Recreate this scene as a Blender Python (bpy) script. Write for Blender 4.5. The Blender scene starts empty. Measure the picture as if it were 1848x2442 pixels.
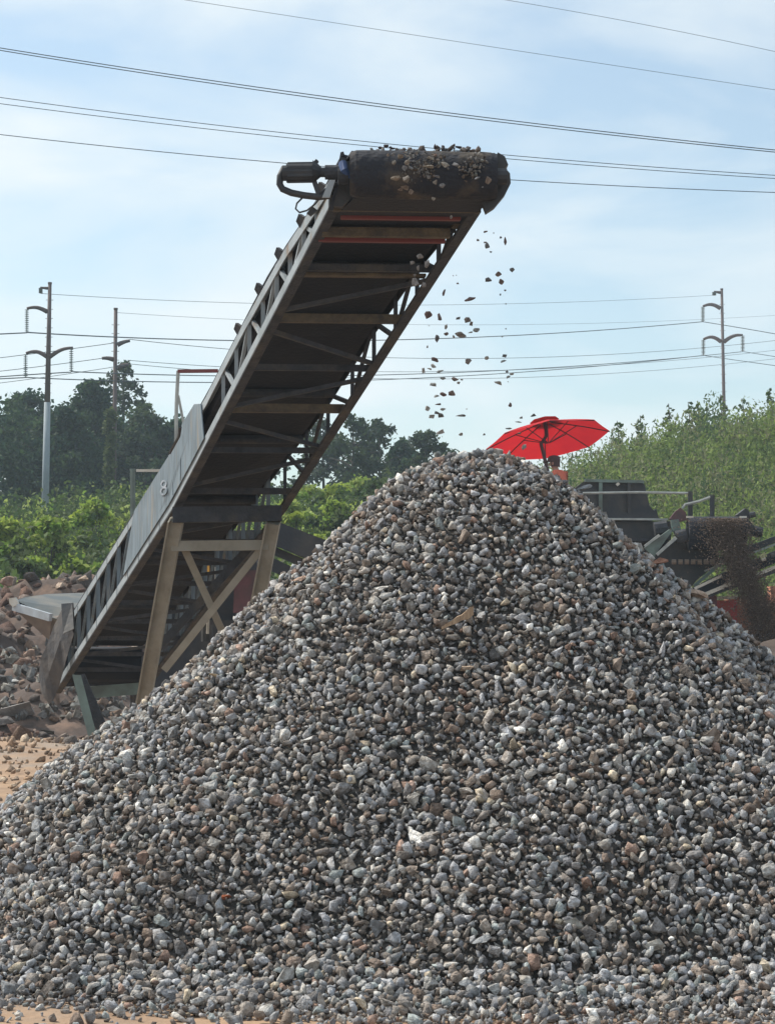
import bpy, bmesh, math, random
import numpy as np
from mathutils import Vector, Matrix, Euler, noise

R = random.Random(7)
NR = np.random.default_rng(11)
SC = bpy.context.scene
COL = SC.collection
rad = math.radians

# ------------------------------------------------------------------ camera, world, sun
F, CX, CY, HZ, EYE = 5200.0, 924.0, 1221.0, 1500.0, 1.6
PITCH = math.atan((HZ - CY) / F)
cam_d = bpy.data.cameras.new('camera'); cam = bpy.data.objects.new('camera', cam_d); COL.objects.link(cam)
cam_d.sensor_fit = 'HORIZONTAL'; cam_d.sensor_width = 36.0; cam_d.lens = F / 1848.0 * 36.0
cam_d.clip_start = 0.1; cam_d.clip_end = 3000
cam.location = (0, 0, EYE); cam.rotation_euler = (rad(90) + PITCH, 0, 0)
SC.camera = cam

SUN_EL, SUN_AZ = rad(48), rad(-62)      # azimuth measured from +Y (view) towards +X ; negative = to the left
sdir = Vector((math.cos(SUN_EL) * math.sin(SUN_AZ), math.cos(SUN_EL) * math.cos(SUN_AZ), math.sin(SUN_EL)))
sun_d = bpy.data.lights.new('sun', 'SUN'); sun = bpy.data.objects.new('sun', sun_d); COL.objects.link(sun)
sun_d.energy = 3.5; sun_d.angle = rad(0.6); sun_d.color = (1.0, 0.93, 0.82)
sun.rotation_euler = (-sdir).to_track_quat('-Z', 'Y').to_euler(); sun.location = (-20, 10, 60)

world = bpy.data.worlds.new('World'); SC.world = world; world.use_nodes = True
wt = world.node_tree; wt.nodes.clear()
def wn(t, **k):
    n = wt.nodes.new(t)
    for a, b in k.items(): setattr(n, a, b)
    return n
sky = wn('ShaderNodeTexSky', sky_type='NISHITA', sun_disc=False, sun_elevation=SUN_EL, sun_rotation=SUN_AZ, altitude=200, air_density=1.0, dust_density=1.6, ozone_density=1.0)
tc = wn('ShaderNodeTexCoord')
mp = wn('ShaderNodeMapping'); mp.inputs['Scale'].default_value = (1.0, 1.0, 3.4); mp.inputs['Location'].default_value = (0.35, 0.1, 0.0)
mp.inputs['Rotation'].default_value = (0, rad(9), 0)
nz = wn('ShaderNodeTexNoise'); nz.inputs['Scale'].default_value = 4.6; nz.inputs['Detail'].default_value = 7; nz.inputs['Roughness'].default_value = 0.52; nz.inputs['Distortion'].default_value = 0.35
cr = wn('ShaderNodeValToRGB'); cr.color_ramp.elements[0].position = 0.37; cr.color_ramp.elements[0].color = (0.20,) * 3 + (1,)
cr.color_ramp.elements[1].position = 0.61; cr.color_ramp.elements[1].color = (0.92,) * 3 + (1,)
mixc = wn('ShaderNodeMixRGB'); mixc.inputs['Color2'].default_value = (5.8, 6.3, 6.5, 1)
bg = wn('ShaderNodeBackground'); bg.inputs['Strength'].default_value = 0.112
out = wn('ShaderNodeOutputWorld')
L = wt.links.new
L(tc.outputs['Generated'], mp.inputs['Vector']); L(mp.outputs[0], nz.inputs['Vector']); L(nz.outputs['Fac'], cr.inputs[0])
L(cr.outputs[0], mixc.inputs['Fac']); tint = wn('ShaderNodeMixRGB', blend_type='MULTIPLY'); tint.inputs['Fac'].default_value = 1; tint.inputs['Color2'].default_value = (.96, 1.05, 1.02, 1); L(sky.outputs[0], tint.inputs['Color1']); L(tint.outputs[0], mixc.inputs['Color1']); L(mixc.outputs[0], bg.inputs[0]); L(bg.outputs[0], out.inputs[0])

SC.view_settings.view_transform = 'Standard'; SC.view_settings.look = 'None'; SC.view_settings.gamma = 1.0
SC.view_settings.exposure = 0.47; SC.view_settings.use_curve_mapping = False
SC.cycles.max_bounces = 5; SC.cycles.diffuse_bounces = 3; SC.cycles.glossy_bounces = 2; SC.cycles.transmission_bounces = 4
SC.cycles.transparent_max_bounces = 8; SC.cycles.volume_bounces = 1

# ------------------------------------------------------------------ point helpers
def P(x, y, D):
    """photograph pixel (1848 x 2442) at world distance D along +Y -> world point"""
    dx = (x - CX) / F; dy = -(y - CY) / F
    c, s = math.cos(PITCH), math.sin(PITCH)
    wy = c - dy * s; wz = s + dy * c
    t = D / wy
    return Vector((dx * t, D, EYE + wz * t))
def proj(p):
    v = Vector(p) - Vector((0, 0, EYE)); c, s = math.cos(PITCH), math.sin(PITCH)
    f = v.y * c + v.z * s; u = -v.y * s + v.z * c
    return CX + F * v.x / f, CY - F * u / f

# ------------------------------------------------------------------ materials
def mat(name, col, rough=0.8, metal=0.0, col2=None, scale=6.0, lo=0.35, hi=0.65, detail=6.0, bump=0.0, bscale=30.0, col3=None, scale3=2.0, spec=0.5, stretch=None, attr=None, transl=None, lo3=0.5, hi3=0.7):
    m = bpy.data.materials.new(name); m.use_nodes = True; nt = m.node_tree; N = nt.nodes; K = nt.links.new
    b = N['Principled BSDF']; b.inputs['Roughness'].default_value = rough; b.inputs['Metallic'].default_value = metal
    b.inputs['Specular IOR Level'].default_value = spec
    b.inputs['Base Color'].default_value = (*col, 1)
    co = N.new('ShaderNodeTexCoord'); src = co.outputs['Object']
    if stretch:
        mm = N.new('ShaderNodeMapping'); mm.inputs['Scale'].default_value = stretch; K(src, mm.inputs[0]); src = mm.outputs[0]
    cur = None
    if attr:
        a = N.new('ShaderNodeAttribute'); a.attribute_name = attr; cur = a.outputs['Color']
    def noise_fac(sc, l, h, d=detail):
        n = N.new('ShaderNodeTexNoise'); n.inputs['Scale'].default_value = sc; n.inputs['Detail'].default_value = d; n.inputs['Roughness'].default_value = 0.6; K(src, n.inputs['Vector'])
        r = N.new('ShaderNodeMapRange'); r.inputs['From Min'].default_value = l; r.inputs['From Max'].default_value = h; K(n.outputs['Fac'], r.inputs['Value'])
        return r.outputs[0]
    if col2:
        x = N.new('ShaderNodeMixRGB'); x.inputs['Color1'].default_value = (*col, 1); x.inputs['Color2'].default_value = (*col2, 1)
        if cur is not None:
            x.blend_type = 'MULTIPLY'; K(cur, x.inputs['Color1'])
        K(noise_fac(scale, lo, hi), x.inputs['Fac']); cur = x.outputs[0]
    if col3:
        x = N.new('ShaderNodeMixRGB'); x.inputs['Color2'].default_value = (*col3, 1); x.inputs['Color1'].default_value = (*col, 1)
        if cur is not None: K(cur, x.inputs['Color1'])
        K(noise_fac(scale3, lo3, hi3), x.inputs['Fac']); cur = x.outputs[0]
    if cur is not None: K(cur, b.inputs['Base Color'])
    if bump:
        n = N.new('ShaderNodeTexNoise'); n.inputs['Scale'].default_value = bscale; n.inputs['Detail'].default_value = 5; K(src, n.inputs['Vector'])
        bp = N.new('ShaderNodeBump'); bp.inputs['Strength'].default_value = bump; bp.inputs['Distance'].default_value = 0.02; K(n.outputs['Fac'], bp.inputs['Height']); K(bp.outputs[0], b.inputs['Normal'])
    if transl:
        t = N.new('ShaderNodeBsdfTranslucent'); mx = N.new('ShaderNodeMixShader'); mx.inputs[0].default_value = transl
        if cur is not None: K(cur, t.inputs['Color'])
        else: t.inputs['Color'].default_value = (*col, 1)
        K(b.outputs[0], mx.inputs[1]); K(t.outputs[0], mx.inputs[2]); K(mx.outputs[0], N['Material Output'].inputs['Surface'])
    return m

M = {}
M['muddybelt'] = mat('mud_smeared_belt', (.018, .020, .028), .9, 0, (.075, .060, .048), 5.5, .50, .66, bump=.9, bscale=22)
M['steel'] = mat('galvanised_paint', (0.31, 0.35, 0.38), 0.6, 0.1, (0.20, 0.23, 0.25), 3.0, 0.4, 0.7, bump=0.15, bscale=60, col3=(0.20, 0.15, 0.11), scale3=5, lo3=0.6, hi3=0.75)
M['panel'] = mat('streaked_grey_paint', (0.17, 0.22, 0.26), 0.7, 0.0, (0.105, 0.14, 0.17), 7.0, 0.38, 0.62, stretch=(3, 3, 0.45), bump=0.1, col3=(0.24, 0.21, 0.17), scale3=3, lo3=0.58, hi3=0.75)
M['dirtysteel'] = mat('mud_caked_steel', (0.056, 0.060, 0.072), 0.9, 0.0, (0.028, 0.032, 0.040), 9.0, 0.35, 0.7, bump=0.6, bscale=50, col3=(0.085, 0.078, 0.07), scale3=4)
M['yellowmud'] = mat('yellow_mud_on_steel', (0.15, 0.12, 0.08), 0.95, 0.0, (0.06, 0.054, 0.05), 8.0, 0.35, 0.7, bump=0.8, bscale=45)
M['legsteel'] = mat('dusty_khaki_steel', (0.32, 0.295, 0.24), 0.85, 0.0, (0.21, 0.19, 0.155), 5.0, 0.35, 0.7, bump=0.25, bscale=40, col3=(0.30, 0.285, 0.25), scale3=2.2)
M['rubber'] = mat('dusty_black_rubber', (0.010, 0.014, 0.024), 0.85, 0.0, (0.018, 0.020, 0.027), 3.0, 0.4, 0.75, bump=0.3, bscale=30)
M['blacksteel'] = mat('black_machine_steel', (0.030, 0.034, 0.042), 0.6, 0.2, (0.07, 0.065, 0.06), 4.0, 0.4, 0.75, bump=0.2)
M['red'] = mat('faded_red_steel', (0.16, 0.035, 0.04), 0.7, 0.0, (0.16, 0.05, 0.045), 5.0, 0.35, 0.75)
M['redpanel'] = mat('red_machine_paint', (0.42, 0.035, 0.045), 0.6, 0.0, (0.30, 0.07, 0.05), 2.5, 0.4, 0.7, col3=(0.30, 0.17, 0.10), scale3=1.4, lo3=0.55, hi3=0.7)
M['blue'] = mat('blue_hose_fitting', (0.04, 0.08, 0.2), 0.5)
M['greenpaint'] = mat('grey_green_paint', (0.16, 0.22, 0.20), 0.65, 0.1, (0.10, 0.12, 0.11), 4.0)
M['maroon'] = mat('maroon_steel', (0.16, 0.06, 0.07), 0.8, 0.0, (0.08, 0.05, 0.05), 3)
M['white'] = mat('white_marking_paint', (0.34, 0.37, 0.42), 0.8, 0, (0.15, 0.19, 0.23), 10, 0.42, 0.54)
M['rail'] = mat('pale_rail_paint', (0.42, 0.44, 0.42), 0.5, 0.1, (0.25, 0.26, 0.25), 6)
M['pale'] = mat('pale_worn_steel', (0.62, 0.60, 0.55), 0.5, 0.2, (0.42, 0.37, 0.3), 5)
M['orange'] = mat('orange_marker', (0.65, 0.32, 0.04), 0.6)
M['poleg'] = mat('weathering_steel_pole', (0.12, 0.085, 0.08), 0.8, 0, (0.08, 0.06, 0.06), 0.6)
M['polegrey'] = mat('grey_coated_pole_base', (0.30, 0.35, 0.38), 0.8, 0, (0.22, 0.26, 0.29), 0.8)
M['insul'] = mat('glass_insulator', (0.22, 0.26, 0.25), 0.4)
M['wire'] = mat('aluminium_conductor', (0.045, 0.055, 0.07), 0.9, 0.0, spec=0.1)
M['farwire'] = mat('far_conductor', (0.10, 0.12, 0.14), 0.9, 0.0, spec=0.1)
M['stone'] = mat('crushed_stone', (0.5, 0.5, 0.5), 0.92, 0, (0.55, 0.53, 0.51), 32.0, 0.4, 0.6, bump=0.9, bscale=70, attr='tint', spec=0.25)
M['gravelbed'] = mat('gap_shaded_fines', (0.09, 0.082, 0.075), 0.95, 0, (0.035, 0.032, 0.03), 25.0, 0.4, 0.6, bump=1.0, bscale=40)  # fines coloured dark to stand in for shade in the gaps between stones
M['sand'] = mat('sandy_ground', (0.38, 0.25, 0.155), 0.95, 0, (0.25, 0.165, 0.11), 1.3, 0.35, 0.65, bump=0.8, bscale=14, col3=(0.26, 0.21, 0.17), scale3=0.6, lo3=0.5, hi3=0.62)
M['soil'] = mat('red_brown_rubble_soil', (0.10, 0.072, 0.06), 0.95, 0, (0.055, 0.038, 0.032), 1.2, 0.35, 0.65, bump=1.0, bscale=6, col3=(0.20, 0.13, 0.095), scale3=1.9)
M['dirt'] = mat('falling_brown_fines', (0.17, 0.12, 0.095), 0.95, 0, (0.10, 0.075, 0.06), 2.0)
M['under'] = mat('shaded_undergrowth', (0.035, 0.05, 0.022), 0.95, 0, (0.02, 0.028, 0.014), 0.8, bump=1.0, bscale=3)  # dark base colour paints the shade in gaps under the weeds
M['bark'] = mat('grey_brown_bark', (0.10, 0.085, 0.07), 0.95, 0, (0.06, 0.05, 0.04), 3.0)
M['leaf'] = mat('leaf_green', (0.06, 0.1, 0.03), 0.7, 0, attr='tint', transl=0.42, spec=0.2)
M['canopy'] = mat('red_parasol_cloth', (0.66, 0.022, 0.028), 0.85, 0, (0.56, 0.018, 0.03), 2.0, transl=0.4, spec=0.2)
M['parasolpole'] = mat('dark_parasol_pole', (0.05, 0.03, 0.035), 0.6)
M['shirt'] = mat('orange_shirt', (0.62, 0.17, 0.10), 0.85, 0, (0.5, 0.12, 0.07), 8)
M['skin'] = mat('tanned_skin', (0.36, 0.20, 0.14), 0.6)
M['cap'] = mat('dark_maroon_cap', (0.06, 0.03, 0.03), 0.8)
M['jeans'] = mat('dark_work_trousers', (0.05, 0.06, 0.09), 0.9)
M['wood'] = mat('splintered_wood', (0.42, 0.30, 0.20), 0.9, 0, (0.25, 0.17, 0.11), 30, stretch=(1, 8, 1))
M['concrete'] = mat('broken_concrete', (0.30, 0.28, 0.26), 0.95, 0, (0.20, 0.18, 0.165), 4, bump=0.6, bscale=18)
M['hoppersteel'] = mat('worn_hopper_steel', (0.09, 0.11, 0.12), 0.7, 0.2, (0.22, 0.20, 0.17), 1.6, 0.42, 0.7)

# ------------------------------------------------------------------ object helpers
def tag(o, label=None, cat=None, group=None, kind=None):
    if label: o['label'] = label
    if cat: o['category'] = cat
    if group: o['group'] = group
    if kind: o['kind'] = kind
    return o
def empty(name, loc=(0, 0, 0), label=None, cat=None, group=None):
    o = bpy.data.objects.new(name, None); COL.objects.link(o); o.location = loc; o.empty_display_size = 0.2
    return tag(o, label, cat, group)
class MB:
    def __init__(s): s.v = []; s.f = []
    def add(s, vs, fs):
        n = len(s.v); s.v += [tuple(v) for v in vs]; s.f += [tuple(i + n for i in f) for f in fs]; return s
    def beam(s, p, q, w, h, up=(0, 0, 1)):
        p, q = Vector(p), Vector(q); d = (q - p).normalized(); up = Vector(up)
        sd = d.cross(up)
        if sd.length < 1e-3: sd = d.cross(Vector((1, 0, 0)))
        sd.normalize(); u = sd.cross(d)
        vs = []
        for c in (p, q):
            for a, b in ((-1, -1), (1, -1), (1, 1), (-1, 1)): vs.append(c + sd * a * w / 2 + u * b * h / 2)
        return s.add(vs, [(3, 2, 1, 0), (4, 5, 6, 7), (0, 1, 5, 4), (1, 2, 6, 5), (2, 3, 7, 6), (3, 0, 4, 7)])
    def angle(s, p, q, a, t, du, dv):
        """L section: leg a along du and along dv from the corner line p-q"""
        du, dv = Vector(du).normalized(), Vector(dv).normalized(); p, q = Vector(p), Vector(q)
        prof = [(0, 0), (a, 0), (a, t), (t, t), (t, a), (0, a)]
        vs = [c + du * x + dv * y for c in (p, q) for x, y in prof]
        fs = [(i, (i + 1) % 6, 6 + (i + 1) % 6, 6 + i) for i in range(6)] + [(0, 1, 2, 3), (0, 3, 4, 5), (6, 9, 8, 7), (6, 11, 10, 9)]
        return s.add(vs, fs)
    def box(s, lo, hi):
        x0, y0, z0 = lo; x1, y1, z1 = hi
        return s.add([(x0, y0, z0), (x1, y0, z0), (x1, y1, z0), (x0, y1, z0), (x0, y0, z1), (x1, y0, z1), (x1, y1, z1), (x0, y1, z1)],
                     [(3, 2, 1, 0), (4, 5, 6, 7), (0, 1, 5, 4), (1, 2, 6, 5), (2, 3, 7, 6), (3, 0, 4, 7)])
    def tube(s, pts, r, n=8, r2=None, cap=True):
        pts = [Vector(p) for p in pts]; m = len(pts); r2 = r if r2 is None else r2; base = len(s.v); up = None
        vs = []
        for i, p in enumerate(pts):
            d = (pts[min(i + 1, m - 1)] - pts[max(i - 1, 0)]).normalized()
            if up is None: up = d.cross(Vector((0, 0, 1)) if abs(d.z) < .9 else Vector((1, 0, 0))).normalized()
            up = (up - d * up.dot(d)).normalized(); w = d.cross(up); rr = r + (r2 - r) * i / max(1, m - 1)
            for k in range(n):
                a = 2 * math.pi * k / n; vs.append(p + up * math.cos(a) * rr + w * math.sin(a) * rr)
        fs = [(i * n + k, i * n + (k + 1) % n, (i + 1) * n + (k + 1) % n, (i + 1) * n + k) for i in range(m - 1) for k in range(n)]
        if cap: fs += [tuple(range(n))[::-1], tuple((m - 1) * n + k for k in range(n))]
        return s.add(vs, fs)
    def prism(s, pts, off):
        """polygon pts (3-D) extruded by vector off"""
        pts = [Vector(p) for p in pts]; off = Vector(off); n = len(pts)
        return s.add(pts + [p + off for p in pts], [tuple(range(n))[::-1], tuple(range(n, 2 * n))] + [(i, (i + 1) % n, n + (i + 1) % n, n + i) for i in range(n)])
    def loft(s, rings, close=True, caps=True):
        n = len(rings[0]); vs = [v for r in rings for v in r]; m = len(rings)
        rng = range(n if close else n - 1)
        fs = [(i * n + k, i * n + (k + 1) % n, (i + 1) * n + (k + 1) % n, (i + 1) * n + k) for i in range(m - 1) for k in rng]
        if caps and close: fs += [tuple(range(n))[::-1], tuple((m - 1) * n + k for k in range(n))]
        return s.add(vs, fs)
    def build(s, name, m, parent=None, bevel=0, smooth=False, origin=None):
        me = bpy.data.meshes.new(name)
        vs = s.v
        if origin is not None: vs = [(v[0] - origin[0], v[1] - origin[1], v[2] - origin[2]) for v in vs]
        me.from_pydata(vs, [], s.f); me.materials.append(m)
        bm = bmesh.new(); bm.from_mesh(me); bmesh.ops.recalc_face_normals(bm, faces=bm.faces)
        if bevel: bmesh.ops.bevel(bm, geom=list(bm.edges), offset=bevel, segments=1, affect='EDGES')
        bm.to_mesh(me); bm.free()
        if smooth: me.shade_smooth()
        o = bpy.data.objects.new(name, me); COL.objects.link(o)
        if origin is not None: o.location = origin
        if parent:
            o.parent = parent
            if origin is None: o.matrix_parent_inverse = Matrix.Translation(-parent.location)
        return o
def rel(child, parent):
    child.parent = parent; child.matrix_parent_inverse = Matrix.Translation(-Vector(parent.location)); return child

# big merged meshes through numpy
def np_mesh(name, verts, faces, m, tint=None, parent=None):
    me = bpy.data.meshes.new(name); nv, nf = len(verts), len(faces); k = faces.shape[1]
    me.vertices.add(nv); me.vertices.foreach_set('co', verts.astype(np.float32).ravel())
    me.loops.add(nf * k); me.loops.foreach_set('vertex_index', faces.astype(np.int32).ravel())
    me.polygons.add(nf); me.polygons.foreach_set('loop_start', np.arange(0, nf * k, k, dtype=np.int32))
    me.polygons.foreach_set('loop_total', np.full(nf, k, dtype=np.int32))
    me.materials.append(m)
    if tint is not None:
        a = me.color_attributes.new('tint', 'FLOAT_COLOR', 'POINT'); a.data.foreach_set('color', tint.astype(np.float32).ravel())
    me.update(calc_edges=True)
    o = bpy.data.objects.new(name, me); COL.objects.link(o)
    if parent: o.parent = parent
    return o
def rand_rot(n):
    q = NR.normal(size=(n, 4)); q /= np.linalg.norm(q, axis=1)[:, None]; w, x, y, z = q.T
    return np.stack([1 - 2 * (y * y + z * z), 2 * (x * y - z * w), 2 * (x * z + y * w), 2 * (x * y + z * w), 1 - 2 * (x * x + z * z), 2 * (y * z - x * w), 2 * (x * z - y * w), 2 * (y * z + x * w), 1 - 2 * (x * x + y * y)], 1).reshape(n, 3, 3)
def hull_rock(npts, seed, sub=0):
    rr = random.Random(seed); bm = bmesh.new()
    for _ in range(npts):
        v = Vector((rr.gauss(0, 1), rr.gauss(0, 1), rr.gauss(0, 1))).normalized() * rr.uniform(.76, 1.12); bm.verts.new(v)
    r = bmesh.ops.convex_hull(bm, input=bm.verts)
    bmesh.ops.delete(bm, geom=[g for g in r['geom_interior'] if isinstance(g, bmesh.types.BMVert)], context='VERTS')
    if sub:
        bmesh.ops.subdivide_edges(bm, edges=bm.edges[:], cuts=1, use_grid_fill=True, smooth=0.05)
        bmesh.ops.triangulate(bm, faces=bm.faces[:])
        for v in bm.verts: v.co *= 1 + 0.22 * noise.noise(v.co * 2.2 + Vector((seed, 0, 0)))
    bm.verts.index_update()
    V = np.array([v.co[:] for v in bm.verts]); Fc = np.array([[v.index for v in f.verts] for f in bm.faces]); bm.free()
    return V, Fc
ROCKS = [hull_rock(13, i) for i in range(28)]
ROCKS_B = [hull_rock(10, 100 + i, 1) for i in range(20)]
PAL = np.array([(.30, .30, .305), (.25, .26, .27), (.36, .36, .35), (.22, .225, .24), (.30, .275, .25), (.25, .21, .18), (.19, .15, .125), (.33, .34, .36), (.40, .385, .36), (.27, .19, .155), (.17, .165, .165), (.46, .40, .31), (.62, .61, .58), (.27, .30, .30), (.20, .18, .165)])
PW = np.array([13, 12, 10, 10, 12, 9, 5, 8, 6, 3.0, 8, 2.2, 1.6, 5, 8]); PW /= PW.sum()
def stone_tint(n, pal=PAL, pw=PW):
    c = pal[NR.choice(len(pal), n, p=pw)] * NR.uniform(.85, 1.5, (n, 1)) * np.array([1.24, 1.23, 1.23]); return np.concatenate([c, np.ones((n, 1))], 1)
def scatter_rocks(pos, size, tint, variants, squash=(1.05, .8, .60), jitter=.2):
    """pos (n,3), size (n,) half extents -> merged arrays"""
    n = len(pos); which = NR.integers(0, len(variants), n); RT = rand_rot(n)
    sc = size[:, None] * np.array(squash) * NR.uniform(1 - jitter, 1 + jitter, (n, 3))
    VV, FF, TT = [], [], []; off = 0
    for k, (V, Fc) in enumerate(variants):
        idx = np.where(which == k)[0]
        if not len(idx): continue
        v = V[None] * sc[idx][:, None]; v = np.einsum('nij,nvj->nvi', RT[idx], v) + pos[idx][:, None]
        FF.append((Fc[None] + (np.arange(len(idx)) * len(V))[:, None, None]).reshape(-1, 3) + off)
        VV.append(v.reshape(-1, 3)); TT.append(np.repeat(tint[idx], len(V), 0)); off += len(idx) * len(V)
    return np.concatenate(VV), np.concatenate(FF), np.concatenate(TT)

# ------------------------------------------------------------------ terrain
def sm(a, b, x):
    t = np.clip((x - a) / (b - a), 0, 1); return t * t * (3 - 2 * t)
def ground_z(x, y):
    x = np.asarray(x, float); y = np.asarray(y, float)
    crest = np.interp(x, [-60, -14, 0, 4, 8, 14, 22, 45], [5.2, 5.2, 5.4, 5.9, 6.9, 8.7, 10.3, 9.5])
    z = 1.2 * sm(38, 46, y) + (crest - 1.2) * (0.12 * sm(43, 52, y) + 0.88 * sm(48, 82, y))
    z += 0.05 * np.sin(x * 1.3 + y * .7) * sm(20, 30, y) + .03 * np.sin(y * 3.1 + x * .5) * sm(18, 26, y)
    z += 0.5 * np.sin(x * .35 + 1.3) * np.sin(y * .21) * sm(50, 60, y)
    z -= 3.0 * sm(110, 220, y)
    return z
def sheet(name, xs, ys, zf, m, dz=0.0, jag=0.0):
    X, Y = np.meshgrid(xs, ys); Z = zf(X, Y) + dz
    if jag: Z = Z + NR.normal(0, jag, Z.shape)
    V = np.stack([X, Y, Z], -1).reshape(-1, 3); nx, ny = len(xs), len(ys)
    i = np.arange(ny - 1)[:, None] * nx + np.arange(nx - 1)[None]
    Fc = np.stack([i, i + 1, i + nx + 1, i + nx], -1).reshape(-1, 4)
    o = np_mesh(name, V, Fc, m); o.data.shade_smooth(); return o
xs = np.concatenate([np.linspace(-250, -60, 20)[:-1], np.linspace(-60, 60, 121), np.linspace(60, 250, 20)[1:]])
ys = np.concatenate([np.linspace(-60, 4, 9)[:-1], np.linspace(4, 34, 61)[:-1], np.linspace(34, 120, 87)[:-1], np.linspace(120, 258, 30)])
g = sheet('ground', xs, ys, ground_z, M['sand']); tag(g, 'sandy quarry yard floor rising to an embankment', kind='structure')

# ------------------------------------------------------------------ gravel pile
AX, AY, AH, SL = 0.53, 12.85, 2.71, 0.80
def pile_h(x, y):
    dx = x - AX; dy = y - AY
    d0 = np.sqrt(dx * dx + dy * dy) + 1e-6
    fr = np.clip(-dy / d0, 0, 1)
    kx = np.where(dx < 0, 1 - .20 * fr ** 4, 1.0 - .03 * fr)
    d = np.sqrt((dx * kx) ** 2 + dy * dy)
    a = np.arctan2(dy, dx)
    h = np.interp(d, [0, .2, .5, .75, 1.0, 1.3, 1.6, 2.0, 2.4, 2.8, 3.3, 3.6, 6], [2.67, 2.615, 2.45, 2.25, 2.01, 1.74, 1.47, 1.15, .86, .58, .20, -.05, -1.5])
    h = h + .05 * np.sin(a * 5 + 1) * sm(.5, 2.5, d) + .035 * np.sin(a * 11 + d * 2.0) * sm(.4, 1.5, d) + .02 * np.sin(x * 7 + y * 5)
    t = .16                                            # soft run-out at the toe
    return np.where(h > t, h, t * np.exp(np.clip((h - t) / t, -6, 0) * .55)) - .012
def pile_surface(x, y): return np.maximum(pile_h(x, y), 0)
pile = empty('gravel_pile', (AX, AY, 0), 'tall cone of loose grey crushed stone heaped under the conveyor head', 'gravel pile')
xs = np.linspace(AX - 5.2, AX + 5.2, 230); ys = np.linspace(AY - 5.0, AY + 5.0, 230)
core = sheet('core', xs, ys, lambda x, y: np.where(pile_h(x, y) > .02, pile_h(x, y) - .038, -.05), M['gravelbed'], jag=.004)
core.name = 'packed_core'; tag(core, kind='stuff'); rel(core, pile)

def slope_n(x, y, e=.03):
    gx = (pile_surface(x + e, y) - pile_surface(x - e, y)) / (2 * e); gy = (pile_surface(x, y + e) - pile_surface(x, y - e)) / (2 * e)
    n = np.stack([-gx, -gy, np.ones_like(gx)], -1); return n / np.linalg.norm(n, axis=-1)[..., None]
def pile_points(sp, x0, x1, y0, y1, jit=.42):
    gx = np.arange(x0, x1, sp); gy = np.arange(y0, y1, sp * .80)
    X, Y = np.meshgrid(gx, gy); X = X + (np.arange(len(gy))[:, None] % 2) * sp / 2
    X = X + NR.uniform(-jit, jit, X.shape) * sp; Y = Y + NR.uniform(-jit, jit, Y.shape) * sp * .8
    return X.ravel(), Y.ravel()
# 1. big individual stones (parts) by dart throwing over the camera side
big = []
tries = 0
while len(big) < 900 and tries < 30000:
    tries += 1
    x = R.uniform(-2.9, 3.1); y = R.uniform(8.9, 13.1)
    if pile_h(np.array(x), np.array(y)) < .03: continue
    if abs(x) > .19 * y + .15: continue
    r = min(.060, max(.032, R.lognormvariate(math.log(.036), .20)))
    if all((x - b[0]) ** 2 + (y - b[1]) ** 2 > (.95 * (r + b[2])) ** 2 for b in big): big.append((x, y, r))
big.sort(key=lambda b: -b[2])
BX = np.array([b[0] for b in big]); BY = np.array([b[1] for b in big]); BR = np.array([b[2] for b in big])
BN = slope_n(BX, BY); BP = np.stack([BX, BY, pile_surface(BX, BY)], -1) + BN * (BR * .22)[:, None]
# rock variants as shared meshes, tinted by object colour
def rock_obj_material():
    m = M['stone'].copy(); m.name = 'single_crushed_stone'; nt = m.node_tree
    oi = nt.nodes.new('ShaderNodeObjectInfo')
    for n in list(nt.nodes):
        if n.type == 'ATTRIBUTE':
            for l in list(n.outputs['Color'].links): nt.links.new(oi.outputs['Color'], l.to_socket)
        if n.type == 'TEX_COORD':
            mm = nt.nodes.new('ShaderNodeMapping'); mm.inputs['Scale'].default_value = (.045, .045, .045); tg = [l.to_socket for l in n.outputs['Object'].links]
            nt.links.new(n.outputs['Object'], mm.inputs[0])
            for t_ in tg: nt.links.new(mm.outputs[0], t_)
            for b_ in nt.nodes:
                if b_.type == 'BUMP': b_.inputs['Distance'].default_value = .02
    return m
M['stone1'] = rock_obj_material()
ROCK_ME = []
for i, (V, Fc) in enumerate(ROCKS_B):
    me = bpy.data.meshes.new('stone'); me.from_pydata([tuple(v * np.array((1, .8, .65))) for v in V], [], [tuple(int(a) for a in f) for f in Fc]); me.materials.append(M['stone1']); me.update(); ROCK_ME.append(me)
def single_stone(name, p, r, tint, parent=None, sc=(1, 1, 1), rot=None, me=None):
    o = bpy.data.objects.new(name, me or R.choice(ROCK_ME)); COL.objects.link(o)
    o.location = p; o.scale = (r * sc[0], r * sc[1], r * sc[2]); o.color = (*tint[:3], 1)
    o.rotation_euler = rot or (R.uniform(0, 6.28), R.uniform(0, 6.28), R.uniform(0, 6.28))
    if parent: rel(o, parent)
    return o
NPART = 290
bt = stone_tint(len(big))
for i in range(NPART): single_stone('stone', BP[i], BR[i] * 1.05, bt[i], pile)
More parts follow.
